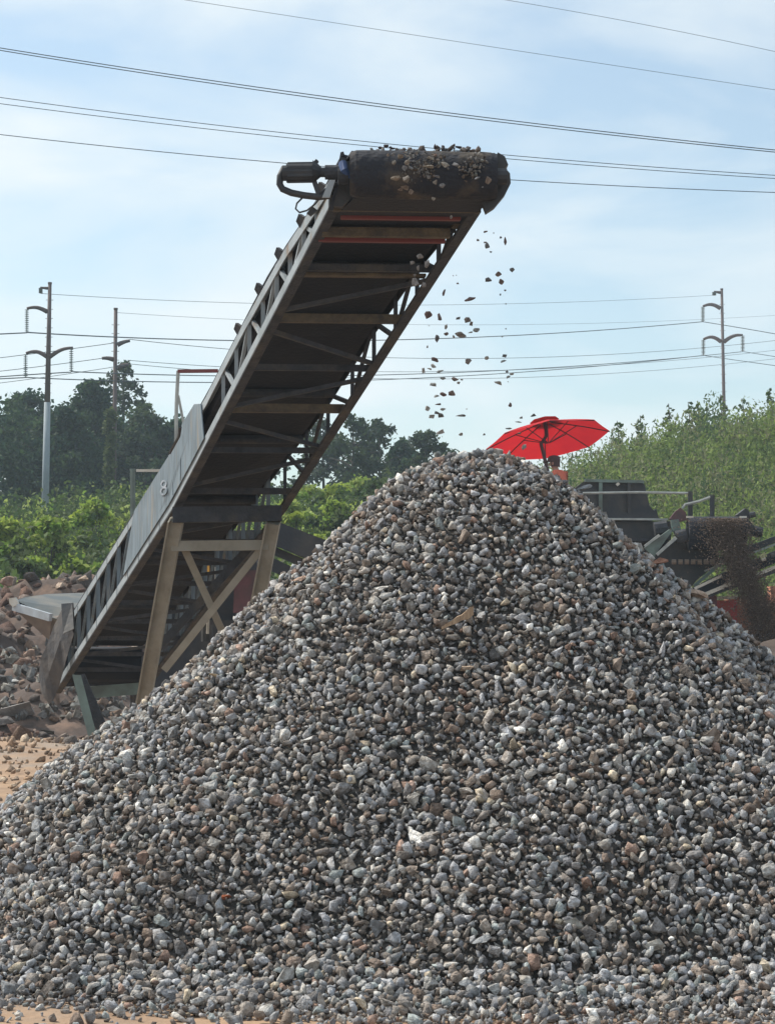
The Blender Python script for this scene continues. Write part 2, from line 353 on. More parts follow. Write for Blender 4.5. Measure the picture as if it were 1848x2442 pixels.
# 2. the remaining thousands as one stuff part
def thin(X, Y, rr, k=.82):
    keep = np.ones(len(X), bool)
    for s in range(0, len(X), 4000):
        d2 = (X[s:s + 4000, None] - BX[None]) ** 2 + (Y[s:s + 4000, None] - BY[None]) ** 2
        keep[s:s + 4000] = (d2 > (BR[None] * k + rr * .25) ** 2).all(1)
    return keep
X1, Y1 = pile_points(.041, -4.2, 4.6, 8.2, 14.6)
inside = (pile_h(X1, Y1) > .012 + .05 * NR.random(len(X1))) & (np.abs(X1) < .19 * Y1 + 1.5)
X1, Y1 = X1[inside], Y1[inside]
R1 = np.clip(NR.lognormal(math.log(.0245), .32, len(X1)), .011, .046)
k = thin(X1, Y1, .02); X1, Y1, R1 = X1[k], Y1[k], R1[k]
N1 = slope_n(X1, Y1); P1 = np.stack([X1, Y1, pile_surface(X1, Y1)], -1) + N1 * (R1 * .15 + NR.uniform(-.016, .012, len(R1)))[:, None]
X2, Y2 = pile_points(.034, -3.9, 4.4, 8.2, 14.4)
inside = (pile_h(X2, Y2) > .02) & (np.abs(X2) < .19 * Y2 + 1.2); X2, Y2 = X2[inside], Y2[inside]
R2 = NR.uniform(.012, .025, len(X2)); N2 = slope_n(X2, Y2); P2 = np.stack([X2, Y2, pile_surface(X2, Y2)], -1) - N2 * NR.uniform(.006, .026, len(R2))[:, None]
# loose strays past the toe
ns = 2600; XS = NR.uniform(-2.6, 2.8, ns); YS = NR.uniform(8.0, 9.7, ns); hs = pile_h(XS, YS)
kk = (hs <= .03) & (NR.random(ns) < np.exp(-np.abs(YS - 9.25) * 2.2)); XS, YS = XS[kk], YS[kk]
RS = np.clip(NR.lognormal(math.log(.02), .4, len(XS)), .006, .05); PS = np.stack([XS, YS, RS * .35], -1)
a = scatter_rocks(np.concatenate([P1, BP[NPART:]]), np.concatenate([R1, BR[NPART:]]), np.concatenate([stone_tint(len(P1)), bt[NPART:]]), ROCKS)
b = scatter_rocks(P2, R2, stone_tint(len(P2)) * np.array([.9, .88, .86, 1]), [hull_rock(9, 300 + i) for i in range(8)])  # lower layer tinted darker, shade of the gaps put into its colour
V = np.concatenate([a[0], b[0]]); Fc = np.concatenate([a[1], b[1] + len(a[0])]); T = np.concatenate([a[2], b[2]])
gs = np_mesh('loose_gravel', V, Fc, M['stone'], T); tag(gs, kind='stuff'); rel(gs, pile)
c = scatter_rocks(PS, RS, stone_tint(len(PS)), ROCKS)
st = np_mesh('scattered_gravel', c[0], c[1], M['stone'], c[2]); tag(st, 'loose grey stones scattered on the sand along the foot of the pile', 'gravel', kind='stuff')

# remarkable stones on the pile: (x, y, half-size px, aspect, colour, label)
def on_pile(x, y):
    lo, hi = 7.5, AY + .3
    for i in range(400):
        D = lo + (hi - lo) * i / 400; p = P(x, y, D)
        if p.z <= float(pile_surface(np.array(p.x), np.array(p.y))): return p
    return P(x, y, AY)
SPEC = [
 (1206, 1757, 15, (1, .45, .9), (.80, .79, .76), 'bright white angular chip in the middle of the pile'),
 (1174, 1706, 22, (1, .5, .5), (.70, .62, .50), 'flat cream stone lying just above the bright white chip'),
 (1636, 2127, 17, (.45, 1, .4), (.78, .74, .66), 'upright narrow cream shard low on the right of the pile'),
 (1749, 2022, 17, (.7, 1, .6), (.66, .64, .57), 'tall pale oval stone, upper of the pale ones near the right edge'),
 (1126, 2178, 13, (1, .8, .7), (.74, .74, .72), 'small white lump low in the middle of the pile'),
 (216, 1872, 24, (1, .35, .5), (.70, .70, .68), 'long white slab on the lower left shoulder of the pile'),
 (745, 1770, 22, (1, .5, .5), (.70, .69, .67), 'white fan shaped flake left of the pile centre'),
 (777, 1575, 17, (1, .5, .5), (.66, .60, .52), 'pale pink flake above a round tan stone on the pile'),
 (976, 2030, 18, (.6, 1, .5), (.62, .60, .54), 'pale slanting shard in the lower middle of the pile'),
 (1410, 1459, 18, (1, .5, .5), (.60, .62, .62), 'flat white flake on the upper right flank of the pile'),
 (1385, 1170, 22, (1, .3, .6), (.36, .37, .38), 'thin grey slab jutting out near the top right slope'),
 (1654, 1425, 30, (1, .5, .7), (.50, .38, .30), 'large pinkish slab on the right edge of the pile'),
 (1568, 1350, 26, (1, .4, .6), (.40, .22, .16), 'reddish brown flat slab high on the right edge'),
 (722, 1388, 18, (1, .8, .6), (.60, .42, .32), 'salmon coloured angular block near the upper left edge'),
 (1108, 1600, 20, (1, .8, .7), (.52, .40, .30), 'tan block in the centre beside darker grey stones'),
 (515, 1620, 20, (1, .45, .5), (.56, .42, .27), 'yellowish flat stone below the left trestle leg'),
 (540, 2145, 14, (.9, .9, .9), (.38, .12, .06), 'small rust red stone low on the left half of the pile'),
 (60, 2125, 16, (1, .7, .6), (.72, .72, .72), 'white lump near the lower left edge of the pile'),
 (1210, 1928, 17, (1, .6, .6), (.58, .54, .46), 'pale tan oval stone right of the pile centre'),
 (1445, 1790, 16, (.8, 1, .6), (.55, .56, .57), 'light grey upright stone on the right half of the pile'),
 (1150, 2255, 26, (1, .9, .8), (.34, .35, .36), 'large rounded grey cobble near the foot of the pile'),
 (1560, 2265, 28, (1, .8, .8), (.48, .46, .42), 'large pale angular cobble low on the right half'),
 (1365, 2215, 28, (1, .75, .8), (.38, .36, .32), 'large olive grey cobble low and right of the centre'),
 (560, 1720, 20, (1, .5, .6), (.42, .40, .38), 'long mid grey slab on the left flank of the pile'),
]
for (x, y, s, asp, colr, lab) in SPEC:
    p = on_pile(x, y); r = s / F * p.y * 1.12
    n = Vector(slope_n(np.array([p.x]), np.array([p.y]))[0])
    o = single_stone('stone', p + n * r * .35, r, colr, None, (asp[0], asp[2], asp[1]), (rad(35) + R.uniform(-.3, .3), R.uniform(-.35, .35), R.uniform(-.4, .4)))
    tag(o, lab, 'stone', 'distinct stones on the gravel pile')
p0, p1 = on_pile(1052, 1522), on_pile(1128, 1490)
mb = MB(); p0 = p0 + Vector((0, -.05, .05)); p1 = p1 + Vector((0, -.07, .07)); ax = (p1 - p0)
rings = []
for i in range(9):
    t = i / 8; c = p0 + ax * t; w = .008 + .026 * t * (1 + .3 * math.sin(i * 2.1)); hh = w * .8
    rings.append([c + Vector((-.2 * w, -w, -hh)), c + Vector((.1 * w, w, -hh * .8)), c + Vector((0, w * .8, hh)), c + Vector((0, -w, hh * (1 + .2 * math.sin(i))))])
mb.loft(rings); tag(mb.build('wood_splinter', M['wood']), 'broken splinter of brown wood lying across the upper middle of the pile', 'wood')

# ------------------------------------------------------------------ main conveyor
W = .95
TV = Vector((math.cos(rad(4)), math.sin(rad(4)), 0))
BLK = [P(783, 494, 13.35), P(411, 1212, 18.1), P(130, 1651, 23.1)]
def bl(y):
    """bottom left chord corner at image row y"""
    seg = (BLK[0], BLK[1]) if y <= 1212 else (BLK[1], BLK[2]); lo, hi = -.3, 1.3
    for _ in range(40):
        t = (lo + hi) / 2
        if proj(seg[0].lerp(seg[1], t))[1] < y: lo = t
        else: hi = t
    return seg[0].lerp(seg[1], lo)
def hv(y): return float(np.interp(y, [494, 575, 640, 760, 900, 1085, 1212, 1400, 1651], [.16, .19, .25, .33, .355, .37, .47, .50, .53]))
def br(y): return bl(y) + TV * W
def tl(y): return bl(y) + Vector((0, 0, hv(y)))
def tr(y): return br(y) + Vector((0, 0, hv(y)))
conv = empty('conveyor', tuple(BLK[1] - Vector((0, 0, BLK[1].z)) + TV * W / 2), 'long inclined stacking conveyor of grey steel truss dropping stone onto the pile', 'conveyor')
TH = .008
DN = Vector((0, 0, 1))
def seg_pts(ya, yb, fn, n=1): return [fn(ya + (yb - ya) * i / n) for i in range(n + 1)]
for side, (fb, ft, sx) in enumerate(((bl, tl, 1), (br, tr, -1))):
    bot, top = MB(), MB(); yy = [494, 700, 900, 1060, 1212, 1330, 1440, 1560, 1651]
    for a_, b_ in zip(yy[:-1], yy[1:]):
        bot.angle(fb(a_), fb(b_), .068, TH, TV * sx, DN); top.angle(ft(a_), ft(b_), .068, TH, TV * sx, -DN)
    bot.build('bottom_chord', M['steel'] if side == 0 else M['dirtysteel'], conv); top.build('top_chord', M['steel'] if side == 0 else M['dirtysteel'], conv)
    # dirty underside lip
    lip = MB()
    for a_, b_ in zip(yy[:-1], yy[1:]): lip.beam(fb(a_) + TV * sx * .034 - DN * .009, fb(b_) + TV * sx * .034 - DN * .009, .068, .012)
    lip.build('chord_flange', M['dirtysteel'], conv)
# bottom cross bars and diagonal lacing
BARS = [(647, 1, .045, 'dirtysteel'), (770, 1, .06, 'yellowmud'), (885, 1, .045, 'dirtysteel'), (985, 1, .065, 'yellowmud'), (1082, 1, .045, 'dirtysteel'), (1180, 1, .05, 'dirtysteel')]
for y, _, w, m in BARS: MB().angle(bl(y) + TV * .03 + DN * .01, br(y) - TV * .03 + DN * .01, w, .008, (0, 1, 0), (0, 0, 1)).build('cross_bar', M[m], conv)
ylow = [1300, 1350, 1400, 1445, 1490, 1530, 1568, 1605, 1640]
for y in ylow: MB().angle(bl(y) + TV * .03 + DN * .01, br(y) - TV * .03 + DN * .01, .045, .008, (0, 1, 0), (0, 0, 1)).build('cross_bar', M['dirtysteel'], conv)
for ya, yb in ((742, 665), (788, 868), (972, 900), (1004, 1066), (1160, 1092), (1280, 1226), (1310, 1345), (1395, 1360), (1408, 1440), (1482, 1450), (1496, 1524), (1562, 1535), (1574, 1600)):
    MB().beam(bl(ya) + TV * .03 + DN * .004, br(yb) - TV * .03 + DN * .004, .035, .03).build('lacing_bar', M['dirtysteel'], conv)
# side webs: posts and diagonals
webl = [505, 560, 620, 683, 745, 808, 870, 930, 990]
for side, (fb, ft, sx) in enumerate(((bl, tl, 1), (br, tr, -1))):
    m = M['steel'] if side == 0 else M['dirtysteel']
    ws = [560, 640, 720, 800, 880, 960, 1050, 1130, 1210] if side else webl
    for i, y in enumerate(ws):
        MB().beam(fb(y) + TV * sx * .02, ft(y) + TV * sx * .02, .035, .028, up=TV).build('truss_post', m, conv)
        if i + 1 < len(ws):
            y2 = ws[i + 1]
            a_, b_ = (fb(y2), ft(y)) if i % 2 == 0 else (ft(y2), fb(y))
            MB().beam(a_ + TV * sx * .025, b_ + TV * sx * .025, .03, .025, up=TV).build('truss_diagonal', m, conv)
    lowp = [1262, 1300, 1340, 1380, 1420, 1458, 1496, 1532, 1568, 1602, 1634]
    for i, y in enumerate(lowp):
        MB().beam(fb(y) + TV * sx * .02, ft(y) + TV * sx * .02, .05, .035, up=TV).build('truss_post', M['panel'], conv)
        if i + 1 < len(lowp):
            MB().beam(fb(lowp[i + 1]) + TV * sx * .025, ft(y) + TV * sx * .025, .035, .025, up=TV).build('truss_diagonal', M['panel'], conv)
# belts
def belt_strip(name, y0, y1, off, inset, thick, m, trough=0.0, n=14):
    mb = MB(); rings = []
    for i in range(n + 1):
        y = y0 + (y1 - y0) * i / n; b0 = bl(y) + DN * (hv(y) + off); sag = -.012 * math.sin(i * 2.2)
        l = b0 + TV * inset; r = b0 + TV * (W - inset); c1 = b0 + TV * (W * .36) - DN * trough; c2 = b0 + TV * (W * .64) - DN * trough
        ring = [l, c1 + DN * sag, c2 + DN * sag, r]; rings.append(ring + [p - DN * thick for p in ring[::-1]])
    mb.loft(rings); return mb.build(name, m, conv)
belt_strip('return_belt', 470, 1640, -.085, .06, .012, M['rubber'])
belt_strip('carrying_belt', 440, 1640, .03, .01, .012, M['rubber'], trough=.07)
# inner dark side skirts
for s_ in (0.06, W - .06):
    mb = MB(); rings = []
    for i in range(13):
        y = 560 + 1080 * i / 12; b0 = bl(y) + DN * (hv(y) - .085) + TV * s_; rings.append([b0, b0 + DN * .10, b0 + DN * .10 + TV * .006, b0 + TV * .006])
    mb.loft(rings).build('belt_skirt', M['rubber'], conv)
# return idler rollers, carrying idlers brackets
for y in (560, 690, 830, 1010, 1130, 1290, 1420, 1540):
    c = bl(y) + DN * (hv(y) - .125)
    MB().tube([c + TV * .05, c + TV * (W - .05)], .035, 10).build('return_roller', M['dirtysteel'], conv)
for y in (520, 614, 716, 809, 905):
    c = tl(y); d = (bl(y + 20) - bl(y)).normalized()
    for s_, sg in ((0, -1), (W, 1)):
        q = c + TV * s_
        MB().prism([q - d * .07, q + d * .07, q + d * .05 + DN * .035 + TV * sg * .03, q - d * .02 + DN * .05 + TV * sg * .03], TV * .02).build('idler_bracket', M['dirtysteel'], conv)
# loose dirt and red scraper beams under the head
def crossbeam(name, y, off, w, h, m, x0=.08, x1=W - .08):
    c = bl(y) + DN * off; return MB().beam(c + TV * x0, c + TV * x1, w, h).build(name, m, conv, bevel=.004)
crossbeam('head_beam', 490, .0, .06, .07, M['yellowmud'], .02, W - .02)
crossbeam('scraper_beam', 512, .0, .05, .05, M['red'], .1, W - .1)
crossbeam('head_beam', 552, .0, .06, .06, M['yellowmud'], .04, W - .1)
crossbeam('scraper_beam', 570, .0, .05, .03, M['red'], .04, W - .1)
crossbeam('return_guard', 672, .05, .10, .02, M['yellowmud'], .05, W - .05)
for s_ in (.03, W - .07):
    c = bl(497) + DN * .06 + TV * s_; MB().beam(c, c + (bl(560) - bl(497)) * .9, .05, .06).build('head_bracket', M['yellowmud'], conv)
# head drum wrapped by the belt
HC = P(1010, 417, 13.02); HR = 58.5 / F * 13.02; half = 177 / F * 13.02
mb = MB(); rings = []
for i in range(25):
    t = -1 + 2 * i / 24; rr_ = HR * (1 - .10 * max(0, abs(t) - .9) / .1 - .012 * t * t + .006 * math.sin(i * 1.9)); c = HC + TV * half * t
    rings.append([c + Vector((0, 1, 0)) * math.cos(a) * rr_ + DN * math.sin(a) * rr_ for a in [2 * math.pi * k / 32 for k in range(32)]])
mb.loft(rings).build('head_drum', M['muddybelt'], conv, smooth=False)
# belt leading from drum back along the top
mb = MB(); T0 = HC + DN * (HR - .004); T1 = tl(600) + DN * .04 + TV * W / 2
ring = lambda c, w: [c - TV * w, c + TV * w, c + TV * w - DN * .012, c - TV * w - DN * .012]
mb.loft([ring(T0, half * .98), ring(T1, W / 2 - .01)]).build('head_belt', M['rubber'], conv)
mb = MB(); T0 = HC - DN * (HR - .02) + Vector((0, .05, 0)); T1 = bl(610) + DN * (hv(610) - .085) + TV * W / 2
mb.loft([ring(T0, half * .95), ring(T1, W / 2 - .06)]).build('head_return_belt', M['rubber'], conv)
# right and left head plates
mb = MB(); pl = [(1187, 362), (1204, 372), (1212, 392), (1203, 398), (1216, 412), (1218, 436), (1205, 462), (1180, 492), (1160, 505), (1150, 480), (1175, 400)]
mb.prism([P(x, y, 13.1) for x, y in pl], (0.004, .25, .03)).build('head_plate', M['blacksteel'], conv)
mb = MB(); pl = [(812, 362), (819, 360), (822, 372), (834, 378), (845, 362), (850, 400), (840, 470), (815, 492), (795, 490), (808, 440), (806, 395)]
mb.prism([P(x, y, 13.1) for x, y in pl], (0.004, .25, .03)).build('head_plate', M['blacksteel'], conv)
for x in (818, 1196):
    c = P(x, 420, 13.0); MB().tube([c - TV * .03, c + TV * .03], .05, 12).build('drum_bearing', M['blacksteel'], conv)
# drive motor, gearbox, cables
mc = 13.05
MB().tube([P(683, 412, mc), P(752, 411, mc)], .058, 14).build('motor_housing', M['blacksteel'], conv, smooth=False)
mb = MB()
for i in range(7):
    a = 2 * math.pi * i / 7; o_ = Vector((0, math.cos(a), math.sin(a))) * .058; mb.beam(P(686, 412, mc) + o_, P(748, 411, mc) + o_, .008, .014)
mb.build('cooling_rib', M['blacksteel'], conv)
MB().tube([P(674, 412, mc), P(684, 412, mc)], .048, 12).build('motor_end_cap', M['blacksteel'], conv)
MB().tube([P(746, 409, mc), P(757, 409, mc), P(766, 410, mc)], .072, 12, .03).build('motor_flange', M['blacksteel'], conv)
MB().tube([P(764, 410, mc), P(776, 410, mc)], .03, 10).build('drive_coupling', M['blacksteel'], conv)
MB().tube([P(775, 410, mc), P(808, 410, mc)], .045, 12).build('gearbox', M['dirtysteel'], conv)
MB().beam(P(748, 392, mc), P(757, 382, mc), .04, .02).build('terminal_box', M['blacksteel'], conv)
MB().tube([P(817, 389, 12.98), P(821, 404, 12.95), P(832, 421, 12.98)], .028, 10, .02).build('hydraulic_fitting', M['blue'], conv)
MB().tube([P(679, 398, mc), P(668, 420, mc), P(667, 438, mc), P(674, 450, mc), P(695, 459, mc), P(725, 465, mc), P(760, 469, mc), P(790, 465, mc)], .021, 8).build('motor_cable', M['blacksteel'], conv, smooth=True)
MB().beam(P(749, 430, mc), P(760, 462, mc), .03, .03).build('motor_bracket', M['blacksteel'], conv)
MB().beam(P(762, 464, mc), P(800, 440, mc + .05), .04, .03).build('motor_bracket', M['dirtysteel'], conv)
MB().tube([P(722, 470, mc), P(708, 484, mc), P(705, 497, mc), P(714, 506, mc), P(732, 501, mc), P(752, 485, mc), P(762, 472, mc)], .006, 6).build('loop_cable', M['blacksteel'], conv, smooth=True)
MB().prism([P(785, 428, 13.0), P(800, 428, 13.0), P(786, 470, 13.0), P(768, 470, 13.0)], (0, .02, 0)).build('gusset_plate', M['steel'], conv)
MB().prism([P(804, 428, 13.2), P(816, 428, 13.2), P(795, 500, 13.2), P(783, 500, 13.2)], (0, .02, 0)).build('gusset_plate', M['dirtysteel'], conv)
MB().prism([P(746, 492, 13.4), P(757, 500, 13.4), P(741, 514, 13.4), P(731, 507, 13.4)], (0, .03, 0)).build('cable_clip', M['blacksteel'], conv)
# stiff grey side panel over the folding joint (outer left face)
def side_face(y, k, out=.006): return bl(y) + DN * (hv(y) * k) - TV * out
mb = MB()
prof_top = [(985, 1.0), (1030, 1.12), (1080, 1.05), (1130, 1.0), (1180, 1.0), (1250, 1.0)]
top = [side_face(y + 95 * 0 , k) for y, k in [(1075, 1.0), (1105, 1.22), (1160, 1.2), (1190, 1.0), (1240, 1.0), (1350, 1.0)]]
bot_ = [side_face(y, .13) for y in (1060, 1110, 1160, 1220, 1290, 1390)]
mb.prism(top + bot_[::-1], TV * -.008).build('side_panel', M['panel'], conv)
for y in (1165, 1200):
    MB().beam(side_face(y, .15, .014), side_face(y, .93, .014), .012, .01, up=TV).build('stiffener', M['panel'], conv)
MB().tube([P(430, 1018, 17.0), P(427, 1040, 17.1), P(405, 1080, 17.4)], .012, 6).build('latch_rod', M['blacksteel'], conv)
MB().box((0, 0, 0), (.09, .05, .06)).build('latch_block', M['blacksteel'], conv, origin=tuple(P(420, 1022, 16.95)))
# painted number on the panel: a worn white figure
mk = bpy.data.curves.new('painted_number', 'FONT'); mk.body = '8'; mk.size = .30; mk.extrude = .001; mk.align_x = 'CENTER'; mk.align_y = 'CENTER'
mt = bpy.data.objects.new('painted_number_text', mk); COL.objects.link(mt); bpy.context.view_layer.update()
mm_ = bpy.data.meshes.new_from_object(mt.evaluated_get(bpy.context.evaluated_depsgraph_get())); mm_.materials.clear(); mm_.materials.append(M['white']); bpy.data.objects.remove(mt)
mo = bpy.data.objects.new('painted_number', mm_); COL.objects.link(mo)
dconv = (bl(1260) - bl(1200)); dconv.z = 0; dconv.normalize()
facing = Vector((-dconv.y, dconv.x, 0)); facing = facing if facing.x < 0 else -facing; upv = DN; xa = upv.cross(facing).normalized()
mo.matrix_world = Matrix(((xa.x * 2.0, upv.x * .62, facing.x, 0), (xa.y * 2.0, upv.y * .62, facing.y, 0), (xa.z * 2.0, upv.z * .62, facing.z, 0), (0, 0, 0, 1)))
mo.location = side_face(1232, .50, .03); bpy.context.view_layer.update()
mw = mo.matrix_world.copy(); mo.parent = conv; mo.matrix_parent_inverse = Matrix.Translation(-conv.location); 
# trestle legs
def ibeam(p, q, w, h, t, side):
    p, q = Vector(p), Vector(q); d = (q - p).normalized(); s = Vector(side); s = (s - d * s.dot(d)).normalized(); u = d.cross(s).normalized(); mb = MB()
    mb.beam(p, q, t, h, up=u)
    for sg in (-1, 1): mb.beam(p + s * sg * w / 2, q + s * sg * w / 2, t * 1.5, h, up=u)
    return mb
LT, LB = P(421, 1240, 18.0), P(296, 1945, 19.1); RT_, RB = P(652, 1245, 18.0), P(520, 1945, 19.1)
for a_, b_ in ((LT, LB), (RT_, RB)):
    b_ = b_.copy(); b_.z = 0
    mb = MB(); mb.beam(a_, b_, .10, .11, up=(0, 1, 0)); mb.beam(a_ - TV * .052 - Vector((0, .05, 0)), b_ - TV * .052 - Vector((0, .05, 0)), .012, .13, up=(0, 1, 0)); mb.beam(a_ + TV * .052, b_ + TV * .052, .012, .13, up=(0, 1, 0))
    lg = mb.build('trestle_leg', M['legsteel'], conv)
MB().beam(LT.lerp(LB, .085) + Vector((0, -.03, 0)), RT_.lerp(RB, .075) + Vector((0, -.03, 0)), .06, .085).build('trestle_beam', M['legsteel'], conv)
MB().beam(P(412, 1228, 17.95), P(672, 1224, 18.0), .10, .13).build('saddle_beam', M['dirtysteel'], conv)
MB().beam(P(436, 1300, 18.12), P(548, 1545, 18.5), .06, .03, up=(0, 1, 0)).build('cross_brace', M['legsteel'], conv)
MB().beam(P(634, 1296, 18.05), P(392, 1598, 18.45), .06, .035, up=(0, 1, 0)).build('cross_brace', M['legsteel'], conv)
MB().beam(P(600, 1300, 18.2), P(365, 1560, 18.75), .07, .04, up=(0, 1, 0)).build('cross_brace', M['dirtysteel'], conv)
MB().tube([P(497, 1465, 18.6), P(495, 1512, 18.6)], .012, 8).build('jack_rod', M['pale'], conv)
MB().tube([P(493, 1490, 18.7), P(493, 1530, 18.7)], .05, 10).build('jack_cylinder', M['blacksteel'], conv)
# tail: rubber curtain, black guard and splayed foot
mb = MB(); rings = []
cur = [(150, 1448, 176, 1512), (128, 1490, 163, 1560), (112, 1540, 150, 1600), (98, 1570, 138, 1640), (92, 1610, 128, 1668), (96, 1648, 118, 1680)]
for i, (xa_, ya_, xb_, yb_) in enumerate(cur):
    o_ = Vector((0, .04 * math.sin(i * 1.7), 0)); p_, q_ = P(xa_, ya_, 22.2 + .1 * i) + o_, P(xb_, yb_, 22.0 + .12 * i) - o_
    rings.append([p_, p_.lerp(q_, .5) + Vector((0, -.04, 0)), q_, q_ + Vector((0, .03, 0)), p_ + Vector((0, .05, 0))])
mb.loft(rings).build('rubber_curtain', mat('worn_grey_curtain', (.055, .057, .065), .9, 0, (.10, .09, .085), 5, bump=.8, bscale=12), conv)
MB().prism([P(146, 1440, 21.6), P(172, 1438, 21.6), P(176, 1500, 21.4), P(150, 1512, 21.4)], (0, .1, 0)).build('tail_guard', M['blacksteel'], conv)
foot = P(208, 1748, 20.6); mb = MB(); a0 = P(172, 1610, 20.7)
fz = foot.copy(); fz = a0 + (foot - a0) * (a0.z / (a0.z - foot.z))
mb.angle(a0, fz, .09, .012, (1, -.3, 0), (0, 1, 0)).build('tail_leg', M['greenpaint'], conv)
MB().beam(P(190, 1612, 20.9), fz + Vector((.22, .3, 0)), .10, .05, up=(0, 1, 0)).build('tail_leg', M['dirtysteel'], conv)
MB().beam(P(205, 1652, 22.6), P(360, 1640, 22.7), .10, .12).build('tail_beam', M['greenpaint'], conv)
MB().tube([bl(1645) + DN * .25 + TV * .05, bl(1645) + DN * .25 + TV * (W - .05)], .2, 16).build('tail_drum', M['rubber'], conv)
# the hidden foot end rests on a block of frame down to the ground
q = bl(1652) + TV * (W - .12) + Vector((0, .3, 0)); MB().beam(q, (q.x, q.y + .1, 0), .12, .12, up=(0, 1, 0)).build('tail_post', M['dirtysteel'], conv)

n = 300; X = HC.x + half * NR.uniform(-.72, .80, n); Y = HC.y + NR.uniform(-.05, .5, n); S = np.clip(NR.lognormal(math.log(.013), .45, n), .006, .035); Z = HC.z + HR - 2.2 * np.clip(HC.y - Y, 0, 1) ** 2 / .3 - .09 * np.clip(Y - HC.y, 0, 1) + S * .3
c = scatter_rocks(np.stack([X, Y, Z], 1), S, stone_tint(n) * np.array([.45, .42, .42, 1]), ROCKS)
tag(np_mesh('belt_gravel', c[0], c[1], M['stone'], c[2]), 'ragged layer of fine dark gravel riding over the head drum', kind='stuff')
n = 480; cc = NR.choice(7, n); cx_ = np.array([-.20, -.12, -.28, .16, .02, .62, .70])[cc]; ca_ = np.array([.75, .2, -.2, .5, .0, -.05, .3])[cc]
T = cx_ + NR.normal(0, .07, n); A = ca_ + NR.normal(0, .20, n); S = np.clip(NR.lognormal(math.log(.007), .5, n), .003, .02)
k_ = (np.abs(T) < .9) & (A < 1.4); T, A, S = T[k_], A[k_], S[k_]
c = scatter_rocks(np.stack([HC.x + half * T, HC.y - np.cos(A) * (HR + .002), HC.z + np.sin(A) * (HR + .002)], 1), S, stone_tint(len(T)) * np.array([.52, .49, .46, 1]), ROCKS)
mud = np_mesh('caked_mud', c[0], c[1], M['stone'], c[2]); mud['kind'] = 'stuff'; rel(mud, conv)

# ------------------------------------------------------------------ stones in the air
AIR = [(830,8,40,25),(762,90,30,28),(915,20,14,14),(978,62,24,30),(1024,98,26,75),(828,110,30,20),(855,140,46,60),(888,200,22,18),(1082,375,52,50),(957,415,60,50),(865,465,60,58),(985,488,50,55),(525,430,12,12),(555,428,12,12),(568,510,26,26),(438,592,32,72),(1028,570,32,18),(977,613,14,28),(690,662,95,58),(1030,700,14,14),(285,812,72,88),(395,822,34,110),(567,837,48,34),(660,860,62,66),(700,892,34,44),(293,912,14,14),(457,928,28,50),(467,987,64,36),(593,995,105,52),(530,1018,22,40),(690,978,40,24),(747,953,60,55),(372,1037,44,72),(1032,940,16,14),(995,1015,16,18),(277,1115,16,34),(345,1238,74,46),(338,1296,46,40),(294,1328,40,28),(242,1342,36,54),(400,1345,64,26),(677,1250,80,58),(842,1218,42,56),(1013,1196,46,40),(1010,1257,60,34),(1040,1352,30,22),(1082,1372,40,32),(1058,1408,44,36),(420,1416,56,30),(545,1422,58,40),(578,1460,36,26),(608,1430,30,16),(335,1475,54,44),(965,1460,72,38),(1050,1448,10,14),(368,1594,56,38),(428,1572,60,50),(512,1560,62,64),(380,1670,50,32),(278,1705,46,50),(430,1710,50,28),(362,1745,42,38),(314,1778,58,50),(407,1775,64,58),(595,1782,90,46),(657,1712,18,14),(1068,1672,32,56),(1298,1770,46,32),(1180,1793,30,28),(1153,1838,54,22),(402,1930,66,56),(602,1952,52,32),(822,1962,24,34),(1155,1950,36,36),(1210,2075,54,60),(1060,1900,60,18)]
ORD = ['first', 'second', 'third', 'fourth', 'fifth', 'sixth', 'seventh', 'eighth', 'ninth', 'tenth', 'eleventh', 'twelfth', 'thirteenth', 'fourteenth', 'fifteenth', 'sixteenth', 'seventeenth', 'eighteenth', 'nineteenth', 'twentieth'] + ['twenty-' + s for s in ('first', 'second', 'third', 'fourth', 'fifth', 'sixth', 'seventh', 'eighth', 'ninth')] + ['thirtieth'] + ['thirty-' + s for s in ('first', 'second', 'third', 'fourth', 'fifth', 'sixth', 'seventh', 'eighth', 'ninth')] + ['fortieth'] + ['forty-' + s for s in ('first', 'second', 'third', 'fourth', 'fifth')]
streams = {0: [], 1: [], 2: []}
for a_ in AIR: streams[0 if a_[0] < 520 else (1 if a_[0] < 920 else 2)].append(a_)
SN = ['left', 'middle', 'right']
for k_, lst in streams.items():
    lst.sort(key=lambda a_: a_[1])
    for i, (zx, zy, w_, h_) in enumerate(lst):
        sx_, sy_ = 950 + zx / 4.0225, 550 + zy / 4.0225; D = 12.62 + .22 * R.random() + (.12 if k_ == 0 else 0)
        p = P(sx_, sy_, D); ww, hh = w_ / 4.0225 / F * D / 2, h_ / 4.0225 / F * D / 2; asp = w_ / h_
        sh = 'flat' if asp > 1.6 else ('narrow' if asp < .62 else ('tiny' if w_ < 22 else ('blocky' if w_ > 54 else 'small')))
        tn = R.choice([(.42, .39, .36), (.38, .40, .40), (.48, .46, .43)]) if zy > 900 and R.random() < .65 else R.choice([(.20, .14, .13), (.17, .16, .16), (.24, .18, .16), (.20, .20, .20), (.28, .25, .23)])  # haze painted as lighter tints low down, backlight as dark tints above
        o = bpy.data.objects.new('falling_stone', R.choice(ROCK_ME)); COL.objects.link(o); o.location = p
        o.scale = (ww * 1.3, ww * .9 if ww < hh else hh * 1.1, hh * 1.75); o.rotation_euler = (R.uniform(-.4, .4), R.uniform(-.35, .35), R.uniform(-.3, .3)); o.color = (*tn, 1)
        tag(o, f'{sh} dark stone, {ORD[i]} from the top of the {SN[k_]} falling stream', 'falling stone', 'stones falling from the conveyor head')
